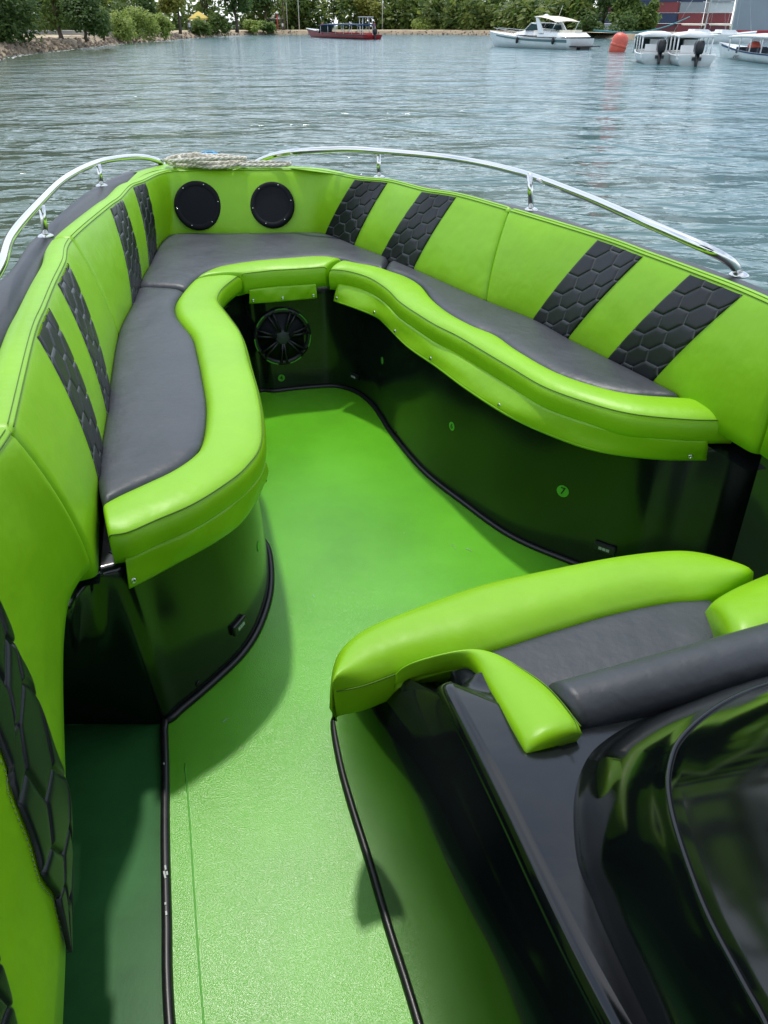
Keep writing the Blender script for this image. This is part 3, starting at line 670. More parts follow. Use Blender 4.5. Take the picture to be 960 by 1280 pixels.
se = MB().tube(spline([p+Vector((0, 0, .003)) for p in ats([(416, 860), (420, 865), (430, 864), (458, 857.5), (496, 843.5)], .455)], 20), .0016, 5).build('seam', M['seam']); se.parent = cb; se.matrix_parent_inverse = Matrix.Translation(-cb.location)
o = cushion(ats([(560, 824), (616, 809), (684, 787), (767, 763), (839, 749), (890, 746)], .452), ats([(610, 880), (660, 880), (700, 868), (767, 850), (860, 822), (945, 790)], .452), 'dark grey cushion of the console seat', n=40, puff=.004)
# backrest roll of the console seat
c0_, c1_ = Vector((.352, 1.010, .515)), Vector((1.15, 1.275, .535))
rows = []; ax = (c1_-c0_).normalized(); pv = Vector((-ax.y, ax.x, 0)); nn_ = 40
for j in range(nn_):
    t = j/(nn_-1); p = c0_.lerp(c1_, t); k = 1
    r = []
    for q in range(20):
        a = 2*math.pi*q/20; r.append(p+pv*math.cos(a)*.062+Vector((0, 0, math.sin(a)*(.058 if math.sin(a) > 0 else .075))))
    rows.append(r)
tag(rebase(MB().loft(rows, closed_u=True, cap0=True, cap1=True).build('backrest_roll', M['grey'])), 'rolled dark grey backrest of the console seat', 'backrest')
lp = loft_pad('armrest_pad', [at(494, 843, .462), at(530, 831, .475), at(572, 822, .487), at(592, 826, .50), at(612, 856, .52), at(638, 900, .55), at(660, 933, .57)],
              [at(495, 840, .464), at(535, 826, .477), at(585, 815, .492), at(618, 817, .505), at(652, 835, .52), at(688, 861, .545), at(728, 908, .575)], 60, .014, .018, 'lime', thick=.045, side=.004)
tag(rebase(lp), 'lime corner pad wrapping the left end of the console backrest', 'armrest pad')
se = MB().tube(spline([at(620, 818.5, .512), at(652, 836.5, .527), at(688, 862.5, .552), at(726, 908, .58)], 24), .0014, 5).build('seam', M['seam']); se.parent = lp; se.matrix_parent_inverse = Matrix.Translation(-lp.location)
rp = loft_pad('armrest_pad', [at(886, 754, .49), at(920, 735, .495), at(962, 717, .50), at(1030, 690, .50)], [at(917, 799, .535), at(950, 795, .545), at(985, 780, .55), at(1050, 760, .55)], 40, .03, .02, 'lime', thick=.07, side=.006)
tag(rebase(rp), 'lime corner pad at the right end of the console seat, cut by the photo edge', 'armrest pad')
# ---------------- coiled mooring rope on the bow deck
pts = []; cc = at(258, 206, .945)
r_ = random.Random(5)
for k in range(100):
    a = k*.62; rad = .72+.38*math.sin(k*.17+1)
    pts.append(cc+Vector((math.cos(a)*.21*rad+.05*math.sin(k*.11), math.sin(a)*.11*rad+.03*math.cos(k*.13), .010+.012*math.sin(k*.9)+.045*(k/100)*(.5+.5*math.cos(a*.5)))))
for k in range(26): pts.append(at(296, 207, .95)+Vector((.02-.15*math.cos(k*.25)+.15, -.06*math.sin(k*.25)-.02, .012)))
path = spline(pts, 900)
mb = MB()
for ph in (0, 2*math.pi/3, 4*math.pi/3):
    P = []
    for i, p in enumerate(path):
        t = (path[min(i+1, 899)]-path[max(i-1, 0)]).normalized(); x = t.cross(Vector((0, 0, 1))).normalized(); y = x.cross(t); a = i*.55+ph
        P.append(p+(x*math.cos(a)+y*math.sin(a))*.0052)
    mb.tube(P, .0062, 6)
rope = tag(rebase(mb.build('mooring_rope', M['rope'])), 'beige three-strand mooring rope coiled on the lime bow deck', 'rope')
kb_ = at(258, 192, .99); P = []
for k in range(40):
    a = k*.9; P.append(kb_+Vector((math.cos(a)*.035+.001*k, math.sin(a*1.3)*.02, .012*math.sin(a*.7)-.006)))
o = MB().tube(spline(P, 160), .006, 6).build('blue_whipping', M['cyan']); o.parent = rope; o.matrix_parent_inverse = Matrix.Translation(-rope.location)

# ---------------- hard top over the helm (above the picture, mirrored in the black gelcoat) and the helm bulkhead
ht = []
for k, (ins, zz) in enumerate(((.06, 2.30), (.0, 2.27), (.0, 2.23), (.05, 2.205), (.3, 2.20))):
    ht.append([Vector((.42+(1.25-ins)*math.copysign(abs(math.cos(a))**.5, math.cos(a))-.15*(.2+(1.63-ins)*math.copysign(abs(math.sin(a))**.5, math.sin(a))-.45), -.25+(1.63-ins)*math.copysign(abs(math.sin(a))**.5, math.sin(a)), zz)) for a in np.linspace(0, 2*math.pi, 48, endpoint=False)])
hardtop = MB().loft(ht, closed_u=True, cap0=True, cap1=True).build('hardtop', M['gel2'], BOAT)
for x, y in ((-.30, -1.3), (1.2, -1.3), (1.15, .1)): MB().tube([(x, y, FZ), (x, y, 2.22)], .025, 10).build('hardtop_post', M['gun'], hardtop)
MB().box((.3, -2.2, .45), (2.4, .5, .9)).build('aft_bench', M['gel2'], BOAT, smooth=False, bevel=.05)

# second quilted band in the lowest corner of the side panel, and the armrest tip cut by the frame
ra = [hit(G, u, v, 0, 10) for u, v in ((-3, 1190), (10, 1236), (22, 1280), (36, 1340))]; rb = [hit(G, u, v, 0, 10) for u, v in ((-70, 1200), (-62, 1250), (-50, 1300), (-40, 1370))]
fa2, fb2 = curve_fn([Vector((p_, q_, 0)) for p_, q_ in ra]), curve_fn([Vector((p_, q_, 0)) for p_, q_ in rb])
def band2(x, y, o):
    p = fa2(y*3).lerp(fb2(y*3), x); return G(p.x, p.y, o)
V, Fc = quilt(band2, 50, 90, .12, .3, .07, amp=.008, base=.004, ph=(.02, .04)); quilt.st = [q*.25 for q in quilt.st]
o = mesh('quilted_stripe', V, Fc, M['quilt']); stitch_sheen(o); o.parent = side_panel; o.matrix_parent_inverse = Matrix.Translation(-side_panel.location)
ap = loft_pad('armrest_pad', [at(-90, 848, .66), at(-30, 858, .655), at(0, 866, .65), at(17, 882, .645)], [at(-90, 930, .66), at(-30, 912, .65), at(0, 897, .645), at(15, 888, .642)], 40, .012, .012, 'lime', thick=.04, side=.003)
tag(rebase(ap), 'tip of a lime armrest in front of the quilted band at the left edge', 'armrest pad')
# ================================================================== water, shore, boats
def watermat():
    m = bpy.data.materials.new('water'); m.use_nodes = True; nt = m.node_tree; N = nt.nodes; L = nt.links
    p = N['Principled BSDF']; p.inputs['Base Color'].default_value = (.050, .098, .092, 1); p.inputs['Roughness'].default_value = .11; p.inputs['IOR'].default_value = 1.333
    tc = N.new('ShaderNodeTexCoord'); last = None
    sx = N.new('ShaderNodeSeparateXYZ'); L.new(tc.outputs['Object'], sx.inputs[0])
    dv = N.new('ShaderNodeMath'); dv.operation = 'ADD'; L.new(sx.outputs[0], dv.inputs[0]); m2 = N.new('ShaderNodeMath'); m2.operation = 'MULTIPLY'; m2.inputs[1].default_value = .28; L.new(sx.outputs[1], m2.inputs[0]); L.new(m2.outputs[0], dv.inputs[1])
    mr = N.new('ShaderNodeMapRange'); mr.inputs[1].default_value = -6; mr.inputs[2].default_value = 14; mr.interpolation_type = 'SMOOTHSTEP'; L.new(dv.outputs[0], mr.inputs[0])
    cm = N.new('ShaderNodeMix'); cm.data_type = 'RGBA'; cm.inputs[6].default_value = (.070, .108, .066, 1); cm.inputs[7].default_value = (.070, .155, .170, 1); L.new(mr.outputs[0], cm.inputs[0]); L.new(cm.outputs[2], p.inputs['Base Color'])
    for sc, st, di, stretch in ((.28, .7, 1.0, (1, 1.4, 1)), (1.0, .6, .24, (1, 1.8, 1)), (3.4, .45, .045, (1, 1.4, 1))):
        mp = N.new('ShaderNodeMapping'); mp.inputs['Scale'].default_value = stretch; mp.inputs['Rotation'].default_value = (0, 0, .25); L.new(tc.outputs['Object'], mp.inputs[0])
        n = N.new('ShaderNodeTexNoise'); n.inputs['Scale'].default_value = sc; n.inputs['Detail'].default_value = 3; n.inputs['Distortion'].default_value = .5; L.new(mp.outputs[0], n.inputs['Vector'])
        b = N.new('ShaderNodeBump'); b.inputs['Strength'].default_value = st; b.inputs['Distance'].default_value = di; L.new(n.outputs['Fac'], b.inputs['Height'])
        if last: L.new(last.outputs[0], b.inputs['Normal'])
        last = b
    L.new(last.outputs[0], p.inputs['Normal']); return m
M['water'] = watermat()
S_ = 3000
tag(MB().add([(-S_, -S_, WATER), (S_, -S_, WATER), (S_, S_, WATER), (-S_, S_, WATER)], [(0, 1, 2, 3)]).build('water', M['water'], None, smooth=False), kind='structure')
GZ = .45
# ---------------- land
WL = [Vector((-34, 30, WATER))]+ats([(-60, 80), (0, 70.5), (45, 66), (100, 60), (150, 55), (200, 51), (250, 47), (300, 44.2), (345, 43.6), (400, 43.4), (470, 43.2), (540, 43.3), (600, 44), (650, 45), (700, 46.5), (750, 48.2), (790, 49.5)], WATER)
last = WL[-1]; WL += [last+Vector((6, 5, 0)), last+Vector((10, 22, 0)), last+Vector((12, 60, 0)), last+Vector((20, 120, 0))]
wl = spline(WL, 260)
def wn_(i):
    t = wl[min(i+2, 259)]-wl[max(i-2, 0)]; t.normalize(); return Vector((-t.y, t.x, 0))
rnd = random.Random(3)
jit = [rnd.uniform(-.25, .25) for _ in range(260)]
def off(d, zz, j=0):
    return [Vector((p.x, p.y, zz+(jit[(i*7) % 260]*.25 if j else 0)))+wn_(i)*(d+jit[i]*j) for i, p in enumerate(wl)]
tag(MB().loft([off(-1.2, -1.2), off(0, WATER-.02, .8), off(.9, GZ-.25, .8), off(1.5, GZ-.04, .5), off(6, GZ, .5)]).build('shore_bank', M['bank']), kind='structure')
far = [Vector((p.x*1.0-60 if p.y < 200 and p.x < 0 else p.x, p.y+260, GZ+.2)) for p in wl]
g0 = off(5.5, GZ+.02, .5)
MBg = MB().loft([g0, off(14, GZ+.15)]); tag(MBg.build('beach', M['sand']), kind='structure')
back = [Vector((-700, -50, GZ+.1)), Vector((-700, 900, GZ+.1)), Vector((700, 900, GZ+.1)), Vector((700, 330, GZ+.1))]
g1 = [p for p in off(13.5, GZ+.10)]
poly = g1+list(reversed(back))
tag(MB().add(poly, [tuple(range(len(poly)))]).build('ground', M['grass'], None, False), kind='structure')
# riprap along the left bank: one mass of broken rock
mb = MB()
for i in range(0, 170):
    k = 16 if wl[i].y < 110 else 7
    for _ in range(k):
        d = rnd.uniform(-.35, 1.5); c = wl[i]+wn_(i)*d+Vector((rnd.uniform(-.5, .5), rnd.uniform(-.6, .6), 0)); c.z = WATER-.05+max(0, d)*.5+rnd.uniform(0, .1)
        r = rnd.uniform(.10, .26)
        V = [Vector((rnd.gauss(0, 1), rnd.gauss(0, 1), rnd.gauss(0, 1))).normalized()*r*rnd.uniform(.8, 1.1) for _ in range(9)]
        pts = [Vector((math.cos(a)*r*rnd.uniform(.7, 1.2), math.sin(a)*r*rnd.uniform(.7, 1.2), -r*.5)) for a in (0, 1.25, 2.5, 3.8, 5)]
        top = [p*rnd.uniform(.4, .8)+Vector((0, 0, r*rnd.uniform(.8, 1.3))) for p in pts]
        rot = Matrix.Rotation(rnd.uniform(0, 6), 3, 'Z') @ Matrix.Rotation(rnd.uniform(-.5, .5), 3, 'X')
        mb.add([c+rot @ q for q in pts+top], [(0, 1, 6, 5), (1, 2, 7, 6), (2, 3, 8, 7), (3, 4, 9, 8), (4, 0, 5, 9), (5, 6, 7, 8, 9)])
tag(mb.build('riprap', M['rock'], None, smooth=False), 'broken brown riprap rocks along the left shoreline', 'rocks', kind='stuff')
# foam where the wavelets wash the rocks
mb = MB()
for i in range(0, 110):
    for _ in range(3):
        c = wl[i]+wn_(i)*(-.3-rnd.random()**2*1.0)+Vector((rnd.uniform(-.4, .4), rnd.uniform(-.8, .8), 0)); c.z = WATER+.012
        t = (wl[i+1]-wl[i]).normalized(); n = wn_(i); a, b = rnd.uniform(.15, .7), rnd.uniform(.04, .16); m_ = 8
        mb.add([c+t*math.cos(q*6.283/m_)*a*rnd.uniform(.7, 1.2)+n*math.sin(q*6.283/m_)*b*rnd.uniform(.6, 1.3)+Vector((0, 0, 0)) for q in range(m_)], [tuple(range(m_))])
tag(mb.build('foam', M['foam'], None, smooth=False), 'white foam washing along the rocks', 'foam', kind='stuff')
# ---------------- trees
def leaves(centres, radii, n, size, seed):
    r = np.random.default_rng(seed); C = np.array(centres); R = np.array(radii); w_ = R[:, 0]*R[:, 1]; w_ = w_/w_.sum()
    k = r.choice(len(C), n, p=w_); d = r.normal(size=(n, 3)); d /= np.linalg.norm(d, axis=1)[:, None]
    rad = 1-.55*r.random(n)**1.6
    P = C[k]+d*R[k]*rad[:, None]*(1+.12*r.normal(size=n))[:, None]
    nx = d*.6+r.normal(size=(n, 3))*.6+np.array([0, 0, 1.1]); nx /= np.linalg.norm(nx, axis=1)[:, None]
    a = np.cross(nx, r.normal(size=(n, 3))); a /= np.linalg.norm(a, axis=1)[:, None]; b = np.cross(nx, a)
    s = size*r.uniform(.6, 1.3, n)[:, None]
    V = np.stack([P-a*s, P-b*s*.55+nx*s*.15, P+a*s, P+b*s*.55+nx*s*.15], 1).reshape(-1, 3)
    return V, [(4*i, 4*i+1, 4*i+2, 4*i+3) for i in range(n)]
tn = [0]
def tree(name, pos, h, wd, leaf, label, trunk_h=None, size=.28, n=2200, low=False, group='trees along the shore', lean=0, blobs=9):
    tn[0] += 1; r = random.Random(tn[0]*13)
    root = tag(empty(name, pos), label, 'tree' if name not in ('shrub', 'hedge') else 'shrub', group)
    th = trunk_h if trunk_h is not None else h*.35
    P = Vector(pos); ctr = []; rad = []
    for k in range(blobs):
        a = r.uniform(0, 6.28); q = r.random()**.6
        zc = (th*.6 if low else th)+(h-th)*r.uniform(.05, .85)
        rr = wd*r.uniform(.16, .30); taper = 1-.45*abs((zc-th)/(h-th+1e-3)-.35)
        c = (P.x+math.cos(a)*wd*.36*q*taper+lean*zc*.3, P.y+math.sin(a)*wd*.36*q*taper, P.z+zc)
        ctr.append(c); rad.append((rr, rr, rr*r.uniform(.6, .9)))
    if trunk_h != 0:
        mb = MB(); tr = wd*.028+.05
        path = [P+Vector((lean*z_*.3+r.uniform(-.06, .06)*wd*.3, r.uniform(-.05, .05), z_)) for z_ in np.linspace(-.1, th*1.2, 5)]
        mb.tube(path, [tr*1.3, tr, tr*.85, tr*.75, tr*.5], 7)
        for c in ctr[:5]:
            e = Vector(c); s0 = path[3]; mb.tube([s0, s0.lerp(e, .5)+Vector((0, 0, .1*h*.3)), e], [tr*.5, tr*.35, tr*.12], 5)
        mb.build('trunk', M['trunk'], root)
    V, Fc = leaves(ctr, rad, n, size, tn[0])
    mesh('crown', V, Fc, M[leaf], root, smooth=False)
    return root
def gp(u, v, z=GZ): return at(u, v, z)
def gd(u, dist):      # ground point in column u at a distance
    p = at(u, 60, WATER); return Vector((p.x/p.y*dist, dist, GZ))
tree('shore_tree', gd(-70, 62), 7, 7, 'leaf_dark', 'dark leafy tree at the far left edge of the bank')
tree('shore_tree', gd(8, 74), 6.5, 6.5, 'leaf_dark', 'dark tree leaning over the rocks at the left edge', trunk_h=1.0, low=True, size=.22, n=3800, lean=.25, blobs=12)
tree('shore_tree', gd(30, 79), 6.0, 4.5, 'leaf_dark', 'dark forked tree with bare lower limbs on the sandy bank', trunk_h=1.4, low=False, size=.22, n=2600, lean=-.2)
tree('shore_tree', gd(78, 92), 7, 6.5, 'leaf_mid', 'bright green tree hanging low over the sandy bank', trunk_h=1.1, low=True, size=.22, n=4200, blobs=13)
tree('shore_tree', gd(110, 84), 4.6, 4.2, 'leaf_dark', 'olive green tree drooping to the rocks beside the pale bushes', trunk_h=.8, low=True, size=.18, n=3800, blobs=12)
tree('shore_tree', gd(132, 89), 3.0, 2.8, 'leaf_mid', 'small drooping tree at the top of the rocks, right of the olive one', trunk_h=.4, low=True, size=.16, n=2200)
tree('shrub', gd(158, 112), 2.7, 4.2, 'leaf_light', 'pale yellow-green shrub nearest the olive tree', trunk_h=0, size=.20, n=1900, group='pale shrubs on the bank')
tree('shrub', gd(182, 118), 3.0, 4.6, 'leaf_light', 'tallest of the pale yellow-green shrubs on the bank', trunk_h=0, size=.20, n=2100, group='pale shrubs on the bank')
tree('shrub', gd(205, 124), 2.3, 3.6, 'leaf_light', 'pale yellow-green shrub at the right end of its row', trunk_h=0, size=.20, n=1700, group='pale shrubs on the bank')
BT = [  # u, dist, h, w, leaf, trunk, label
 (60, 120, 10, 9, 'leaf_dark', 2, 'tall dark tree behind the bright drooping tree'), (130, 135, 10, 10, 'leaf_mid', 1.5, 'green tree standing behind the pale shrubs, left one'),
 (178, 150, 10, 9, 'leaf_dark', 2, 'dark tree standing directly behind the tallest pale shrub'), (228, 150, 9, 6.5, 'leaf_yellow', 3.0, 'yellowish tree with a thick dark trunk by the yellow tent'),
 (262, 185, 11, 10, 'leaf_mid', 3.0, 'spreading green tree over the yellow tent'), (298, 175, 11, 9.5, 'leaf_dark', 3.4, 'very dark tree with a broad trunk, right of the tent'),
 (335, 225, 13, 11, 'leaf_dark', 5, 'dark tree behind the white hut'), (372, 235, 12, 12, 'leaf_mid', 4.5, 'green tree with a dark trunk behind the red boat bow'),
 (388, 262, 13, 11, 'leaf_dark', 4.0, 'dark tree above the red boat bow'), (425, 255, 12, 12, 'leaf_mid', 3.2, 'broad green tree above the red boat canopy'), (462, 238, 7.5, 9, 'leaf_yellow', 2.6, 'low yellow-green tree beside the white pole'),
 (455, 275, 15, 12, 'leaf_dark', 4, 'tall dark tree behind the yellow-green tree'), (498, 258, 12, 10, 'leaf_dark', 3.5, 'dark tree just right of the white pole'), (512, 244, 8, 7, 'leaf_light', 2.4, 'pale green tree left of the palms'),
 (540, 272, 13, 13, 'leaf_mid', 4, 'green tree behind the left palm'), (580, 275, 13, 13, 'leaf_dark', 4, 'dark tree behind the middle palm'), (612, 262, 12, 11, 'leaf_mid', 3, 'green tree behind the yacht bow'),
 (640, 235, 11, 12, 'leaf_mid', 1.5, 'rounded green tree behind the yacht foredeck'), (672, 222, 8, 9, 'leaf_light', 1.0, 'pale green tree behind the yacht windscreen'), (695, 205, 8, 9, 'leaf_mid', 1.0, 'green tree behind the yacht canopy'),
 (720, 182, 11, 10, 'leaf_mid', 1.0, 'large green tree behind the yacht stern'), (750, 168, 10.5, 9, 'leaf_dark', .8, 'dark green tree behind the orange buoy'), (778, 160, 8.5, 8, 'leaf_mid', .8, 'green tree behind the left white taxi boat'), (803, 158, 5.4, 6, 'leaf_mid', .6, 'lowest green tree at the right end of the wooded point')]
for u, d, h, w_, lf, th, lb in BT:
    tree('shore_tree', gd(u, d), h, w_, lf, lb, trunk_h=th, size=.42 if d > 150 else .32, n=2600 if d > 150 else 3200, low=th < 2.2, blobs=11)
for k, (u, d, h, w_, lf, lb) in enumerate([(252, 165, 1.8, 4, 'leaf_mid', 'small green shrub in front of the yellow tent'), (278, 172, 2.6, 5, 'leaf_mid', 'shrub between the yellow tent and the dark trunk'), (318, 205, 2.6, 5, 'leaf_light', 'pale green shrub left of the red post'), (336, 208, 2.9, 5, 'leaf_mid', 'darker shrub next to the red post'),
      (530, 232, 2.4, 8, 'leaf_light', 'low shrub at the left end of the waterside hedge'), (560, 232, 3, 9, 'leaf_mid', 'low shrub in the middle of the waterside hedge'), (590, 228, 2.8, 8, 'leaf_light', 'low shrub at the right end of the waterside hedge'), (735, 158, 2.6, 6, 'leaf_dark', 'dark shrub touching the water behind the buoy'), (705, 185, 2.4, 7, 'leaf_dark', 'dark shrub touching the water behind the yacht stern'), (768, 153, 2.4, 6, 'leaf_dark', 'dark shrub touching the water right of the buoy')]):
    tree('shrub', gd(u, d), h, w_, lf, lb, trunk_h=0, size=.34, n=900, group='shrubs along the shore')
# the wood far behind the shore reads as one mass
ctr = []; rad = []
iend = min(range(260), key=lambda i: (wl[i]-last).length)
for i in range(4, iend-3):
    for _ in range(2):
        dd = rnd.uniform(20, 40); c = wl[i]+(wn_(i) if wl[i].x < 0 else Vector((0, 1, 0)))*dd+Vector((rnd.uniform(-2, 2), rnd.uniform(-2, 2), 0)); hh = rnd.uniform(7, 12) if wl[i].x < 24 else rnd.uniform(4.5, 7.5)
        if proj(c)[0] > 782: continue
        ctr += [(c.x, c.y, hh*.72), (c.x, c.y-1, hh*.4), (c.x, c.y-1, 1.3)]; rad += [(2.4, 2.4, hh*.3), (2.8, 2.6, hh*.28), (2.6, 2.4, 1.6)]
V, Fc = leaves(ctr, rad, 46000, .8, 991)
tag(mesh('far_wood', V, Fc, M['leaf_wood'], None, False), 'dense green wood far behind the shoreline trees', 'wood', kind='stuff')
def palm(u, d, h, label, seed):
    p = gd(u, d); root = tag(empty('palm_tree', p), label, 'palm', 'palms on the far shore'); r = random.Random(seed)
    top = p+Vector((r.uniform(-.8, .8), 0, h)); mid = p.lerp(top, .5)+Vector((r.uniform(-.3, .3), 0, 0))
    MB().tube(spline([p-Vector((0, 0, .2)), mid, top], 10), [.24, .2, .18, .17, .16, .15, .15, .14, .13, .12], 7).build('trunk', M['trunk'], root)
    mb = MB()
    for k in range(18):
        a = k*2.4+r.random()*.4; el = r.uniform(-.35, .9); L_ = r.uniform(2.2, 3.2); d_ = Vector((math.cos(a)*math.cos(el), math.sin(a)*math.cos(el), math.sin(el)))
        sp = [top+d_*L_*t-Vector((0, 0, 1.5*t*t)) for t in np.linspace(0, 1, 9)]; side = d_.cross(Vector((0, 0, 1))).normalized()
        for i in range(1, 9):
            w_ = .55*math.sin(math.pi*(i/9)**.7)+.1
            for s in (-1, 1):
                q = sp[i]; q0 = sp[i-1]; e = q0.lerp(q, .5)+side*s*w_-Vector((0, 0, w_*.55))+(q-q0)*.8
                mb.add([q0, q0.lerp(q, .6), e], [(0, 1, 2)])
    mb.build('crown', M['leaf_palm'], root, smooth=False)
palm(548, 240, 6.0, 'left of the three palms on the far shore', 2); palm(572, 246, 7.4, 'tallest palm in the middle of the three', 5); palm(594, 238, 6.2, 'right of the three palms, nearest the yacht bow', 8); palm(357, 222, 7, 'slim palm beside the red post', 11)
# hut, tent, posts, people
def hut(u, d, w_, h, name, label, cat, mt, roofm):
    p = gd(u, d); root = tag(empty(name, p), label, cat)
    mb = MB().box(p+Vector((0, 0, h/2)), (w_, 3, h)); mb.build('wall', M[mt], root, smooth=False)
    MB().loft([[p+Vector((x, y, h+zz)) for y, zz in ((-2.0, -.05), (0, .9), (2.0, -.05), (2.0, -.17), (0, .75), (-2.0, -.17))] for x in (-w_/2-.4, w_/2+.4)], closed_u=True, cap0=True, cap1=True).build('roof', M[roofm], root, smooth=False)
    for x in (-.25, .25): MB().box(p+Vector((x*w_, -1.52, h*.55)), (w_*.18, .08, h*.35)).build('window', M['glass'], root, smooth=False)
hut(334, 236, 9, 2.5, 'beach_hut', 'low white hut behind the shrubs by the red post', 'hut', 'white', 'concrete')
hut(186, 170, 7, 2.2, 'beach_hut', 'white hut glimpsed above the pale shrubs', 'hut', 'white', 'concrete')
M['yellow'] = mat('yellow_canvas', (.62, .46, .10), .8)
p = gd(253, 172); root = tag(empty('market_tent', p), 'small yellow and white tent under the trees', 'tent')
MB().loft([[p+Vector((x*s, y*s, zz)) for x, y in ((-1.6, -1.6), (1.6, -1.6), (1.6, 1.6), (-1.6, 1.6))] for s, zz in ((1.05, 2.0), (1.0, 2.3), (.5, 2.9), (.03, 3.4))], closed_u=True, cap1=True).build('canopy', M['yellow'], root, smooth=False)
for x in (-1.5, 1.5):
    for y in (-1.5, 1.5): MB().tube([p+Vector((x, y, 0)), p+Vector((x, y, 2.1))], .05, 6).build('leg', M['pole'], root)
MB().box(p+Vector((.6, -1.45, 1.0)), (1.7, .06, 1.9)).build('side_cloth', M['white'], root, smooth=False)
p = gd(41, 108); root = tag(empty('parasol', p), 'white parasol behind the forked dark tree', 'parasol')
MB().lathe(p+Vector((0, 0, 2.2)), [(1.5, 0), (1.2, .18), (.6, .42), (.02, .55)], n=10).build('canopy', M['white'], root); MB().tube([p, p+Vector((0, 0, 2.6))], .04, 6).build('pole', M['pole'], root)
p = gd(62, 118); root = tag(empty('low_wall', p), 'long pale low wall on the sandy bank behind the trees', 'wall')
MB().box(p+Vector((0, 0, .28)), (26, .5, .5)).build('wall', M['concrete'], root, smooth=False); MB().box(p+Vector((0, 0, .57)), (26.2, .62, .08)).build('coping', M['white'], root, smooth=False)
def post(u, d, h, r0, mt, label, name='lamp_post'):
    p = gd(u, d); root = tag(empty(name, p), label, 'post'); MB().tube([p, p+Vector((0, 0, h*.5)), p+Vector((0, 0, h))], [r0, r0*.85, r0*.7], 8).build('pole', M[mt], root); MB().lathe(p, [(r0*2, 0), (r0*2, .15), (r0*1.2, .22)], n=10).build('base', M['concrete'], root)
    MB().lathe(p+Vector((0, 0, h)), [(r0*.7, 0), (r0*2.4, .1), (r0*2.2, .35), (.01, .5)], n=10).build('lamp_head', M['white'], root)
post(478, 232, 9.5, .11, 'pole', 'pale lamp post right of the yellow-green tree'); post(349, 216, 3.4, .16, 'cloth_red', 'short red post in front of the white hut', 'red_post'); post(375.5, 224, 9, .12, 'pole', 'grey lamp post by the bow of the red boat'); post(361, 226, 9, .10, 'pole', 'grey lamp post beside the slim palm')
def person(u, d, shirt, label, lean=0.0, step=.25):
    p = gd(u, d); root = tag(empty('person', p), label, 'person'); me = bpy.data.meshes.new('body')
    V = [(0, 0, .93), (0, 0, 1.15), (0, 0, 1.42), (0, 0, 1.52), (0, 0, 1.64), (0, 0, 1.74), (-.19, 0, 1.42), (-.25, .04, 1.15), (-.24, -.06, .9), (.19, 0, 1.42), (.25, -.04, 1.15), (.24, .08, .9), (-.1, 0, .88), (-.12, -step*.4, .48), (-.12, -step*.2+.1, .06), (-.12, -step*.2-.08, .04), (.1, 0, .88), (.12, step*.3, .48), (.12, step*.6, .06), (.12, step*.6-.18, .04)]
    E_ = [(0, 1), (1, 2), (2, 3), (3, 4), (4, 5), (2, 6), (6, 7), (7, 8), (2, 9), (9, 10), (10, 11), (0, 12), (12, 13), (13, 14), (14, 15), (0, 16), (16, 17), (17, 18), (18, 19)]
    R_ = [.15, .14, .15, .06, .10, .085, .065, .05, .04, .065, .05, .04, .10, .07, .05, .045, .10, .07, .05, .045]
    me.from_pydata(V, E_, []); o = bpy.data.objects.new('body', me); COL.objects.link(o); o.parent = root
    sk_ = o.modifiers.new('skin', 'SKIN'); me.skin_vertices[0].data[0].use_root = True
    for i, r in enumerate(R_): me.skin_vertices[0].data[i].radius = (r, r)
    o.modifiers.new('sub', 'SUBSURF').levels = 1; me.materials.append(M['skin'])
    MB().loft([[Vector((math.cos(a)*rx, math.sin(a)*rx*.7, zz)) for a in np.linspace(0, 6.283, 12, endpoint=False)] for zz, rx in ((.86, .2), (1.1, .19), (1.38, .25), (1.47, .14))], closed_u=True).build('shirt', M[shirt], None).parent = root
    for s, y0 in ((-.11, -step*.2), (.11, step*.3)):
        MB().tube([(s*.9, 0, .92), (s*1.05, y0*.8, .5), (s*1.1, y0, .14)], [.125, .095, .07], 8).build('trouser_leg', M['cloth_dark'], None).parent = root
    MB().lathe((0, 0, 1.70), [(.115, -.02), (.12, .03), (.08, .1), (.01, .12)], n=10).build('hair', M['dark'], None).parent = root
person(404, 224, 'cloth_red', 'person in a red shirt standing on the shore behind the red boat'); person(468, 226, 'cloth_red', 'person in a red shirt on the shore just right of the red boat'); person(355, 219, 'cloth_white', 'person in a white shirt standing near the red post'); person(240, 152, 'cloth_white', 'person in a white shirt by the yellow tent')
# ---------------- boats
def hull_rows(L, B, free, bow_rise, draft=.35, n=17, flare=.82, tr=.9, pw=2.4):
    R_ = []
    for k in range(n):
        t = k/(n-1); x = -L/2+L*t; hb = B/2*(tr+(1-tr)*min(1, t*3))*(1-max(0, (t-.35)/.65)**pw); hb = max(hb, .02)
        zg = free+bow_rise*max(0, (t-.3)/.7)**1.8; rk = max(0, (t-.7)/.3)**1.5*L*.09
        sec = [(1, zg, 0), (flare+.13, zg*.55, -.35), (flare, .02, -.8), (0.03, -draft, -1.2)]
        P = [Vector((x+rk*(1+q), hb*f, zz)) for f, zz, q in sec]; R_.append(P+[Vector((p.x, -p.y, p.z)) for p in reversed(P)])
    return R_
class Local:
    def __init__(s, name, label, cat, pos, yaw, group=None, zs=1.0): s.zs = zs; s.root = tag(empty(name, (0, 0, 0)), label, cat, group); s.pos = pos; s.yaw = yaw
    def part(s, name, mb, m, smooth=True, parent=None): return mb.build(name, M[m], parent or s.root, smooth)
    def done(s): s.root.location = s.pos; s.root.rotation_euler = (0, 0, s.yaw); s.root.scale = (1, 1, s.zs); return s.root
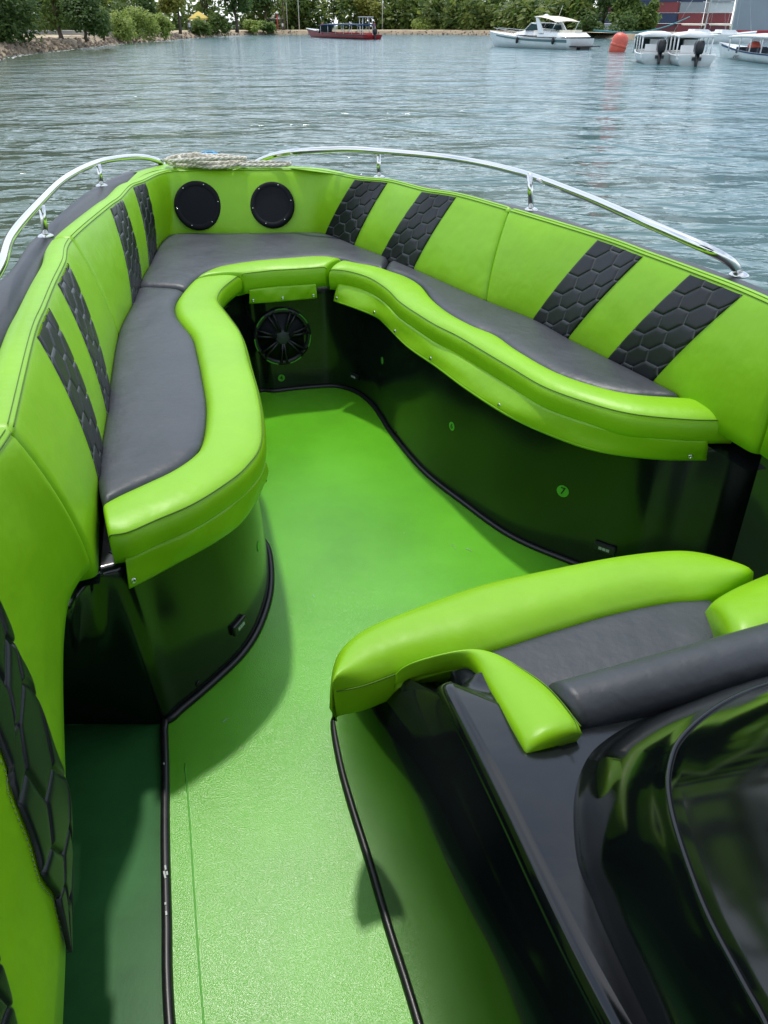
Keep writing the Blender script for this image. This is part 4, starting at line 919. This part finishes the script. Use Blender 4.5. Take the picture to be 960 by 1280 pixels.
def outboard(mb, x, y, z, s=1.0):
    for a, b, zz, w0, w1 in ((0, .0, .55, .26, .34),): pass
    mb.loft([[Vector((x-(.02+.5*s*fx), y+fy*s, z+zz*s)) for fx, fy in ((0, -wd), (.0, wd), (1, wd*.8), (1, -wd*.8))] for zz, wd in ((.25, .15), (.4, .22), (.75, .23), (.95, .16))], closed_u=True, cap0=True, cap1=True)
    mb.loft([[Vector((x-(.12+.22*s*fx), y+fy*s, z+zz*s)) for fx, fy in ((0, -wd), (.0, wd), (1, wd*.6), (1, -wd*.6))] for zz, wd in ((-.75, .05), (-.3, .07), (.26, .12))], closed_u=True, cap0=True, cap1=True)
    return mb
# motor yacht
yb, ys = at(624, 58.5, WATER), at(738, 62.5, WATER); d = (yb-ys); ang = math.atan2(d.y, d.x); mid = yb.lerp(ys, .5)
Y = Local('motor_yacht', 'white motor yacht with a grey side stripe and cream canopy', 'yacht', mid, ang, None, .78)
Lh = 13.6; hr = [[p+Vector((1.0, 0, 0)) for p in r] for r in hull_rows(Lh, 3.4, 1.15, .62, pw=2.8)]
mb = MB().loft(hr, closed_u=False, cap0=True); h_ = Y.part('hull', mb, 'white')
def side_y(x, k=0, out=.02):
    t = (x-1.0+Lh/2)/Lh; i = t*16; a = int(min(15, max(0, i))); f = i-a
    return hr[a][k].lerp(hr[min(16, a+1)][k], f)
for s in (1, -1):
    rows = []
    for x in np.linspace(-5.3, 6.3, 24):
        a, b = side_y(x, 0), side_y(x, 1); wdt = .62-.35*((x+5.3)/10.5)
        p0 = a.lerp(b, .22); p1 = a.lerp(b, .22+wdt); o_ = Vector((0, .025, 0))
        rows.append([Vector((q.x, (q.y+.025)*s, q.z)) for q in (p0, p1)])
    Y.part('side_stripe', MB().loft(rows), 'greyblue', parent=None)
dk = MB().loft([[r[0]+Vector((0, -.04, .01)), Vector((r[0].x, 0, r[0].z+.12)), r[-1]+Vector((0, .04, .01))] for r in hr[1:]]); Y.part('deck', dk, 'white')
cab = [(4.6, .35, .06), (3.2, .85, .32), (1.6, 1.15, .52), (.6, 1.25, .62), (-.6, 1.25, .62), (-.7, 1.25, .1)]
Y.part('cabin', MB().loft([[Vector((x, w_, 1.45)), Vector((x, w_*.85, 1.45+hh)), Vector((x, 0, 1.5+hh*1.08)), Vector((x, -w_*.85, 1.45+hh)), Vector((x, -w_, 1.45))] for x, w_, hh in cab]), 'white')
ws = MB().loft([[Vector((1.6, 1.1*s_, 1.98)) for s_ in (1, .5, 0, -.5, -1)], [Vector((.4+.25*(1-abs(s_)), 1.25*s_, 2.72)) for s_ in (1, .5, 0, -.5, -1)]]); 
for s in (1, -1): ws.add([(1.6, 1.1*s, 1.98), (.4, 1.25*s, 2.72), (-1.0, 1.35*s, 2.55), (-1.2, 1.35*s, 1.98)], [(0, 1, 2, 3)])
Y.part('windscreen', ws, 'glass', False)
fr_ = MB()
for s in (1, -1): fr_.tube([(1.65, 1.12*s, 1.97), (.4, 1.28*s, 2.75), (-1.1, 1.38*s, 2.57)], .05, 6)
fr_.tube([(.4, 1.28, 2.75), (.65, 0, 2.78), (.4, -1.28, 2.75)], .05, 6); Y.part('windscreen_frame', fr_, 'white')
Y.part('cockpit_side', MB().loft([[Vector((x, 1.62, 1.3)), Vector((x, 1.5, hh)), Vector((x, 1.3, hh)), Vector((x, -1.3, hh)), Vector((x, -1.5, hh)), Vector((x, -1.62, 1.3))] for x, hh in ((-1.0, 1.95), (-2.5, 1.85), (-3.5, 1.75), (-4.6, 1.75), (-5.2, 1.3))]), 'white')
ar = MB()
for s in (1, -1): ar.loft([[Vector((x+dx, (1.55-.12*k)*s+dy, zz)) for dx, dy in ((0, -.06), (.75-.2*k, -.06), (.75-.2*k, .06), (0, .06))] for k, (x, zz) in enumerate(((-1.9, 1.7), (-1.2, 2.7), (-.6, 3.35)))], closed_u=True, cap1=True)
ar.box((-.4, 0, 3.38), (.6, 2.7, .12)); Y.part('radar_arch', ar, 'white', False)
Y.part('canopy', MB().loft([[Vector((x, y, zz-.12*abs(y/1.5)**2)) for y in np.linspace(-1.5, 1.5, 7)] for x, zz in ((-.1, 3.55), (-1.2, 3.5), (-2.4, 3.3), (-3.6, 2.95))]), 'cream')
st = MB()
for s in (1, -1): st.tube([(-3.5, 1.4*s, 2.95), (-2.9, 1.5*s, 1.8)], .035, 6)
Y.part('canopy_strut', st, 'steel')
Y.part('radar', MB().lathe((-.5, .25, 3.45), [(.3, 0), (.32, .12), (.1, .25), (.01, .27)], n=14), 'white'); Y.part('antenna', MB().tube([(-.9, -1.0, 3.4), (-1.3, -1.05, 4.6)], .02, 5), 'steel')
Y.part('swim_platform', MB().box((-6.25, 0, .35), (1.0, 3.0, .12)), 'dark', False); Y.part('outdrive', MB().box((-6.0, 0, .1), (.6, 1.2, .45)), 'dark', False)
rl = MB(); top = [side_y(x, 0)+Vector((0, -.1, .55)) for x in np.linspace(.6, 7.0, 10)]
rl.tube(top, .025, 5); rl.tube([Vector((p.x, -p.y, p.z)) for p in top], .025, 5)
for p in top[::2]:
    for s in (1, -1): rl.tube([Vector((p.x, p.y*s, p.z)), Vector((p.x, p.y*s, p.z-.58))], .018, 5)
Y.part('bow_rail', rl, 'steel')
for x in (1.9, -3.6):
    q = side_y(x, 0)
    for s in (1, -1): Y.part('fender', MB().lathe((x, (q.y+.14)*s, .55), [(.02, -.05), (.13, .05), (.14, .55), (.05, .68), (.02, .8)], n=10), 'dark')
for k, (x, y) in enumerate(((-3.9, .6), (-4.3, -.5))): Y.part('cockpit_cushion', MB().box((x, y, 1.85), (.6, .9, .35)), 'cream', False)
Y.done()
# red launch
rb, rs = at(391, 46.5, WATER), at(466, 49.5, WATER); d = rb-rs; mid = rb.lerp(rs, .5); Lr = d.length*1.04
R = Local('passenger_launch', 'red passenger launch with a dark blue canopy near the shore', 'boat', mid, math.atan2(d.y, d.x), None, .84)
k_ = Lr/12.0
hr = hull_rows(Lr, 3.0, .75, .85, pw=2.2); R.part('hull', MB().loft(hr, cap0=True), 'red')
R.part('gunwale_stripe', MB().tube([r[0]+Vector((0, .03, 0)) for r in hr], .07, 6).tube([r[-1]+Vector((0, -.03, 0)) for r in hr], .07, 6), 'dark')
R.part('deck', MB().loft([[r[0]+Vector((0, -.04, -.12)), r[-1]+Vector((0, .04, -.12))] for r in hr[1:]]), 'white')
R.part('bow_fender', MB().tube([r[0]+Vector((.05, .02, .06)) for r in hr[-4:]]+[r[-1]+Vector((.05, -.02, .06)) for r in reversed(hr[-4:])], .11, 8), 'white')
x0, x1 = -Lr*.42, Lr*.22
R.part('canopy', MB().loft([[Vector((x, y, zz-.12*abs(y/1.4)**2)) for y in np.linspace(-1.4, 1.4, 7)]+[Vector((x, y, zz-.25)) for y in (1.4, -1.4)] for x, zz in ((x0, 2.55), (x0*.3, 2.62), (x1*.7, 2.6), (x1, 2.45))], closed_u=True, cap0=True, cap1=True), 'navy')
for x in np.linspace(x0+.2, x1-.3, 6):
    for s in (1, -1): R.part('canopy_post', MB().tube([(x, 1.3*s, .7), (x, 1.3*s, 2.4)], .04, 6), 'white')
R.part('windscreen', MB().loft([[Vector((x1+1.0, y, .85)), Vector((x1, y, 2.35))] for y in (-1.3, 0, 1.3)]), 'glass', False)
for x in np.linspace(x0+.8, x1-.8, 5): R.part('bench', MB().box((x, 0, .85), (.4, 2.4, .4)), 'cloth_red', False)
tw = MB()
for x in (x0+.3, x0+1.7):
    for s in (1, -1): tw.tube([(x, .9*s, .7), (x, .8*s, 3.6)], .05, 6)
tw.box((x0+1.0, 0, 3.65), (1.9, 2.0, .1)); R.part('lookout_tower', tw, 'white')
R.part('outboard', outboard(MB(), -Lr/2, 0, .55, 1.3), 'dark'); R.part('life_ring', MB().tube([Vector((x1+1.6, 0, 1.55))+Vector((math.cos(a)*.42, 0, math.sin(a)*.42)) for a in np.linspace(0, 6.283, 18)], .10, 8), 'white')
R.done()
# two white water taxis moored side by side, sterns towards us
def taxi(pos, yaw, label, L_=6.8, B_=2.1):
    T = Local('water_taxi', label, 'boat', pos, yaw, 'white water taxis moored side by side', .82)
    hr = hull_rows(L_, B_, .62, .55, tr=.95, pw=2.6); T.part('hull', MB().loft(hr, cap0=True), 'white')
    T.part('deck', MB().loft([[r[0]+Vector((0, -.08, -.28)), r[-1]+Vector((0, .08, -.28))] for r in hr[:-1]]), 'concrete')
    T.part('gunwale_stripe', MB().tube([r[0] for r in hr], .05, 6).tube([r[-1] for r in hr], .05, 6), 'white')
    T.part('canopy', MB().loft([[Vector((x, y, zz-.22*abs(y/1.02)**3)) for y in np.linspace(-1.02, 1.02, 9)]+[Vector((x, y, zz-.30)) for y in (.98, -.98)] for x, zz in ((-2.3, 1.98), (-.6, 2.05), (1.0, 2.0), (1.9, 1.82))], closed_u=True, cap0=True, cap1=True), 'white')
    for x in (-2.2, -.9, .4, 1.7):
        for s in (1, -1): T.part('canopy_post', MB().tube([(x, .95*s, .5), (x, .95*s, 1.8)], .045, 6), 'white')
    T.part('windscreen', MB().loft([[Vector((2.4, y, .8)), Vector((1.8, y, 1.75))] for y in (-.9, 0, .9)]), 'glass', False)
    for x in (-1.9, -1.0, 0, .9): T.part('bench', MB().box((x, 0, .58), (.4, 1.7, .42)), 'white', False)
    T.part('seat_back', MB().box((-2.1, .1, 1.0), (.1, 1.3, .45)), 'white', False); T.part('helm', MB().box((1.6, -.4, .95), (.4, .8, 1.1)), 'white', False)
    [T.part('transom_box', MB().box((-3.15, sy, .55), (.45, .8, .3)), 'white', False) for sy in (.65, -.65)]
    T.part('outboard', outboard(MB(), -L_/2, 0, .45, 1.15), 'dark'); T.part('steering_bracket', MB().box((-L_/2-.05, 0, .45), (.25, .5, .2)), 'dark', False)
    return T.done()
p1, p2 = at(822, 80, WATER), at(868, 83, WATER); fw = Vector((.16, 1, 0)).normalized(); yw = math.atan2(fw.y, fw.x)
taxi(p1+fw*3.3, yw, 'left of the two white water taxis with a black outboard'); taxi(p2+fw*3.3, yw, 'right of the two white water taxis with a black outboard')
# white launch on the right edge
lb, ls = at(902, 71, WATER), at(1010, 84, WATER); d = lb-ls; mid = lb.lerp(ls, .5); LL = d.length
W = Local('passenger_launch', 'white passenger launch with blue stripe and white canopy at the right edge', 'boat', mid, math.atan2(d.y, d.x), None, .86)
hr = hull_rows(LL, 2.3, .62, .45, pw=2.0); W.part('hull', MB().loft(hr, cap0=True), 'white')
for s in (1, -1):
    W.part('blue_stripe', MB().loft([[Vector((q.x, (q.y+.015)*s, q.z)) for q in (r[0].lerp(r[1], .08), r[0].lerp(r[1], .42))] for r in hr[:-1]]), 'navy')
W.part('deck', MB().loft([[r[0]+Vector((0, -.06, -.15)), r[-1]+Vector((0, .06, -.15))] for r in hr[:-1]]), 'white')
W.part('canopy', MB().loft([[Vector((x, y, zz-.15*abs(y/1.1)**2)) for y in np.linspace(-1.1, 1.1, 7)]+[Vector((x, y, zz-.28)) for y in (1.05, -1.05)] for x, zz in ((-LL*.46, 1.75), (0, 1.8), (LL*.24, 1.7))], closed_u=True, cap0=True, cap1=True), 'white')
for x in np.linspace(-LL*.44, LL*.22, 6):
    for s in (1, -1): W.part('canopy_post', MB().tube([(x, 1.0*s, .55), (x, 1.0*s, 1.6)], .04, 6), 'white')
for x in np.linspace(-LL*.38, LL*.12, 5): W.part('bench', MB().box((x, 0, .68), (.4, 1.9, .4)), 'cloth_dark', False)
W.part('life_jacket_pile', MB().lathe((LL*.02, .4, .75), [(.4, 0), (.42, .25), (.25, .5), (.02, .55)], n=10), 'buoy')
cu = bpy.data.curves.new('name_lettering', 'FONT'); cu.body = 'aPARES'; cu.size = .34; cu.align_x = 'CENTER'; cu.extrude = .004
ob = bpy.data.objects.new('t', cu); me = bpy.data.meshes.new_from_object(ob); bpy.data.objects.remove(ob)
q = hr[9][0].lerp(hr[9][1], .95); me.transform(Matrix.Translation((LL*.10, q.y+.05, .12)) @ Matrix.Rotation(math.pi, 4, 'Z') @ Matrix.Rotation(math.pi/2-.1, 4, 'X'))
lt = bpy.data.objects.new('name_lettering', me); COL.objects.link(lt); me.materials.append(M['dark']); lt.parent = W.root
W.done()
# mooring buoy
p = at(770, 65, WATER); B = Local('mooring_buoy', 'orange red mooring buoy floating right of the yacht', 'buoy', p+Vector((0, 0, -.1)), .3)
B.part('body', MB().lathe((0, 0, 0), [(.55, -.2), (.66, .05), (.70, .35), (.70, 1.0), (.62, 1.28), (.42, 1.48), (.15, 1.56), (.01, 1.57)], ax=(.20, -.1, 1), n=24), 'buoy'); B.part('band', MB().lathe((0, 0, 0), [(.705, .5), (.715, .56), (.715, .64), (.705, .7)], ax=(.20, -.1, 1), n=24), 'buoy'); B.part('lifting_ring', MB().tube([Vector((.3, -.15, 1.6))+Vector((math.cos(a)*.12, 0, math.sin(a)*.12)) for a in np.linspace(0, 6.283, 12)], .03, 6), 'dark'); B.done()
# sailing boats moored behind the taxis
def sail(u, v, L_, mh, tilt, label):
    p = at(u, v, WATER); T = Local('sailing_boat', label, 'sailing boat', p, .3, 'sailing boats behind the taxis')
    hr = hull_rows(L_, L_*.3, .95, .3, pw=2.0, tr=.7); T.part('hull', MB().loft(hr, cap0=True), 'white'); T.part('deck', MB().loft([[r[0], Vector((r[0].x, 0, r[0].z+.1)), r[-1]] for r in hr]), 'white')
    T.part('cabin', MB().loft([[Vector((x, w_, 1)), Vector((x, w_*.8, 1+hh)), Vector((x, -w_*.8, 1+hh)), Vector((x, -w_, 1))] for x, w_, hh in ((L_*.2, .4, .15), (L_*.1, .8, .45), (-L_*.15, .9, .5), (-L_*.17, .9, .1))]), 'white', False)
    m = T.part('mast', MB().tube([(L_*.08, 0, .9), (L_*.08+tilt*mh, 0, mh)], .09, 7), 'pole'); T.part('boom', MB().tube([(L_*.08, 0, 2.0), (-L_*.35, 0, 2.05)], .1, 7), 'cream')
    st = MB(); 
    for q in ((L_*.48, 0, 1.2), (-L_*.48, 0, 1.0), (L_*.08, L_*.14, 1.0), (L_*.08, -L_*.14, 1.0)): st.tube([q, (L_*.08+tilt*mh, 0, mh)], .015, 4)
    T.part('rigging', st, 'steel'); T.done()
sail(872, 52, 9, 11, .05, 'white sailing boat with a raked mast behind the right taxi'); sail(905, 54, 8, 10, .0, 'white sailing boat with an upright mast left of the grey ship')
# grey ship, its bow towers over the right edge
sp = at(914, 46, WATER)
SH = Local('cargo_ship', 'huge grey ship hull towering behind the launch at the right edge', 'ship', (sp.x, sp.y, WATER), 0)
rows = []
for t in np.linspace(0, 1, 12):
    x = 75*t; hb = 9*min(1, (t*5))**.55
    rows.append([Vector((x-2.2*(1-min(1, t*6)), -hb, 17)), Vector((x-.6*(1-min(1, t*6)), -hb*.98, 6)), Vector((x, -hb*.95, 0)), Vector((x, 0, -1.5)), Vector((x, hb*.95, 0)), Vector((x, hb, 17))])
SH.part('hull', MB().loft(rows, closed_u=True, cap0=True, cap1=True), 'ship', False)
SH.part('boot_stripe', MB().loft([[Vector((r[2].x-.1, r[2].y-.12, 1.1)), Vector((r[2].x-.1, r[2].y-.12, -.2))] for r in rows]), 'cloth_red')
SH.part('anchor', MB().tube([(2.0, -5.5, 9), (2.0, -5.7, 7)], .2, 6).tube([(1.0, -5.7, 7.8), (2.0, -5.8, 6.8), (3.0, -5.9, 7.8)], .25, 6), 'dark')
SH.done()
# containers on the quay
M['c_blue'] = mat('container_blue', (.03, .10, .33), .6, var=(.3, .15)); M['c_navy'] = mat('container_navy', (.035, .05, .10), .6, var=(.3, .15)); M['c_red'] = mat('container_red', (.26, .05, .05), .6, var=(.3, .15)); M['c_maroon'] = mat('container_maroon', (.14, .035, .04), .6, var=(.3, .15)); M['c_grey'] = mat('container_grey', (.33, .34, .35), .6, var=(.3, .12)); M['c_white'] = mat('container_white', (.62, .62, .60), .6, var=(.3, .1))
def container(u, v_base, level, D, L_, mt, label, z0):
    p = atY(u, 40, D); p.z = z0+level*2.65
    T = Local('shipping_container', label, 'container', p, 0, 'shipping containers stacked on the quay')
    mb = MB(); nrib = int(L_/.28); sec = []
    for i in range(nrib*2+1):
        x = -L_/2+.1+(L_-.2)*i/(nrib*2); y = -1.2-(.04 if (i//1) % 2 else 0); sec.append([Vector((x, y, .12)), Vector((x, y, 2.48)), Vector((x, 1.2, 2.48)), Vector((x, 1.2, .12))])
    mb.loft(sec, closed_u=True, cap0=True, cap1=True); T.part('box', mb, mt, False)
    fr = MB()
    for x in (-L_/2+.06, L_/2-.06):
        for y in (-1.22, 1.22): fr.box((x, y, 1.3), (.14, .14, 2.6))
    for zz in (.06, 2.54):
        for y in (-1.22, 1.22): fr.box((0, y, zz), (L_-.28, .12, .12))
    T.part('frame', fr, mt, False); T.done()
QD = 265; PXM = 930/(QD*cT+1)
z41 = atY(860, 42.5, QD).z
cl = [('red', 0, 'bottom'), ('red', 1, 'second'), ('grey', 2, 'third'), ('navy', 3, 'top')]
for (u, cols, nm) in ((858, ('red', 'red', 'grey', 'navy'), 'the middle stack left of the masts'), (893, ('maroon', 'red', 'white', 'grey'), 'the stack between the masts and the ship'), (826, ('maroon', 'navy', 'red', 'navy'), 'the stack just right of the wooded point'), (794, ('navy', 'maroon', 'navy', 'navy'), 'the stack half hidden by the wooded point'), (760, ('grey', 'navy', 'maroon', 'navy'), 'the stack behind the trees above the buoy')):
    for lv, c in enumerate(cols):
        container(u, 42, lv, QD+rnd.uniform(-.3, .3), 7.3, 'c_'+c, f"{c} shipping container, {('bottom', 'second', 'third', 'top')[lv]} of {nm}", z41)
zq = atY(684, 8, 330).z
for lv, c in ((0, 'maroon'), (1, 'blue')): container(684, 8, lv, 330, 12.2, 'c_'+c, f"{c} shipping container seen above the trees behind the yacht, {'lower' if lv == 0 else 'upper'} one", zq-2.65)
for lv in (0, 1, 2): container(684, 8, lv, 330, 12.2, 'c_grey', f"grey shipping container hidden under the maroon one, level {('lowest', 'middle', 'highest')[lv]}", zq-2.65*(lv+2)-lv*2.65+lv*2.65*1) if zq-2.65*(lv+2) > -1 else None
tag(MB().box((80+60, QD+45, -.3), (150, 100, z41+.6)).build('quay', M['concrete'], None, False), kind='structure')
# mooring line
a, b = at(744, 60, WATER), None
a = atY(742, 38, 100); b = atY(862, 21, 150)
tag(rebase(MB().tube([a.lerp(b, t)-Vector((0, 0, 1.0*math.sin(math.pi*t))) for t in np.linspace(0, 1, 14)], .09, 6).build('mooring_line', M['teal'])), 'teal mooring line running from the yacht towards the quay', 'rope')
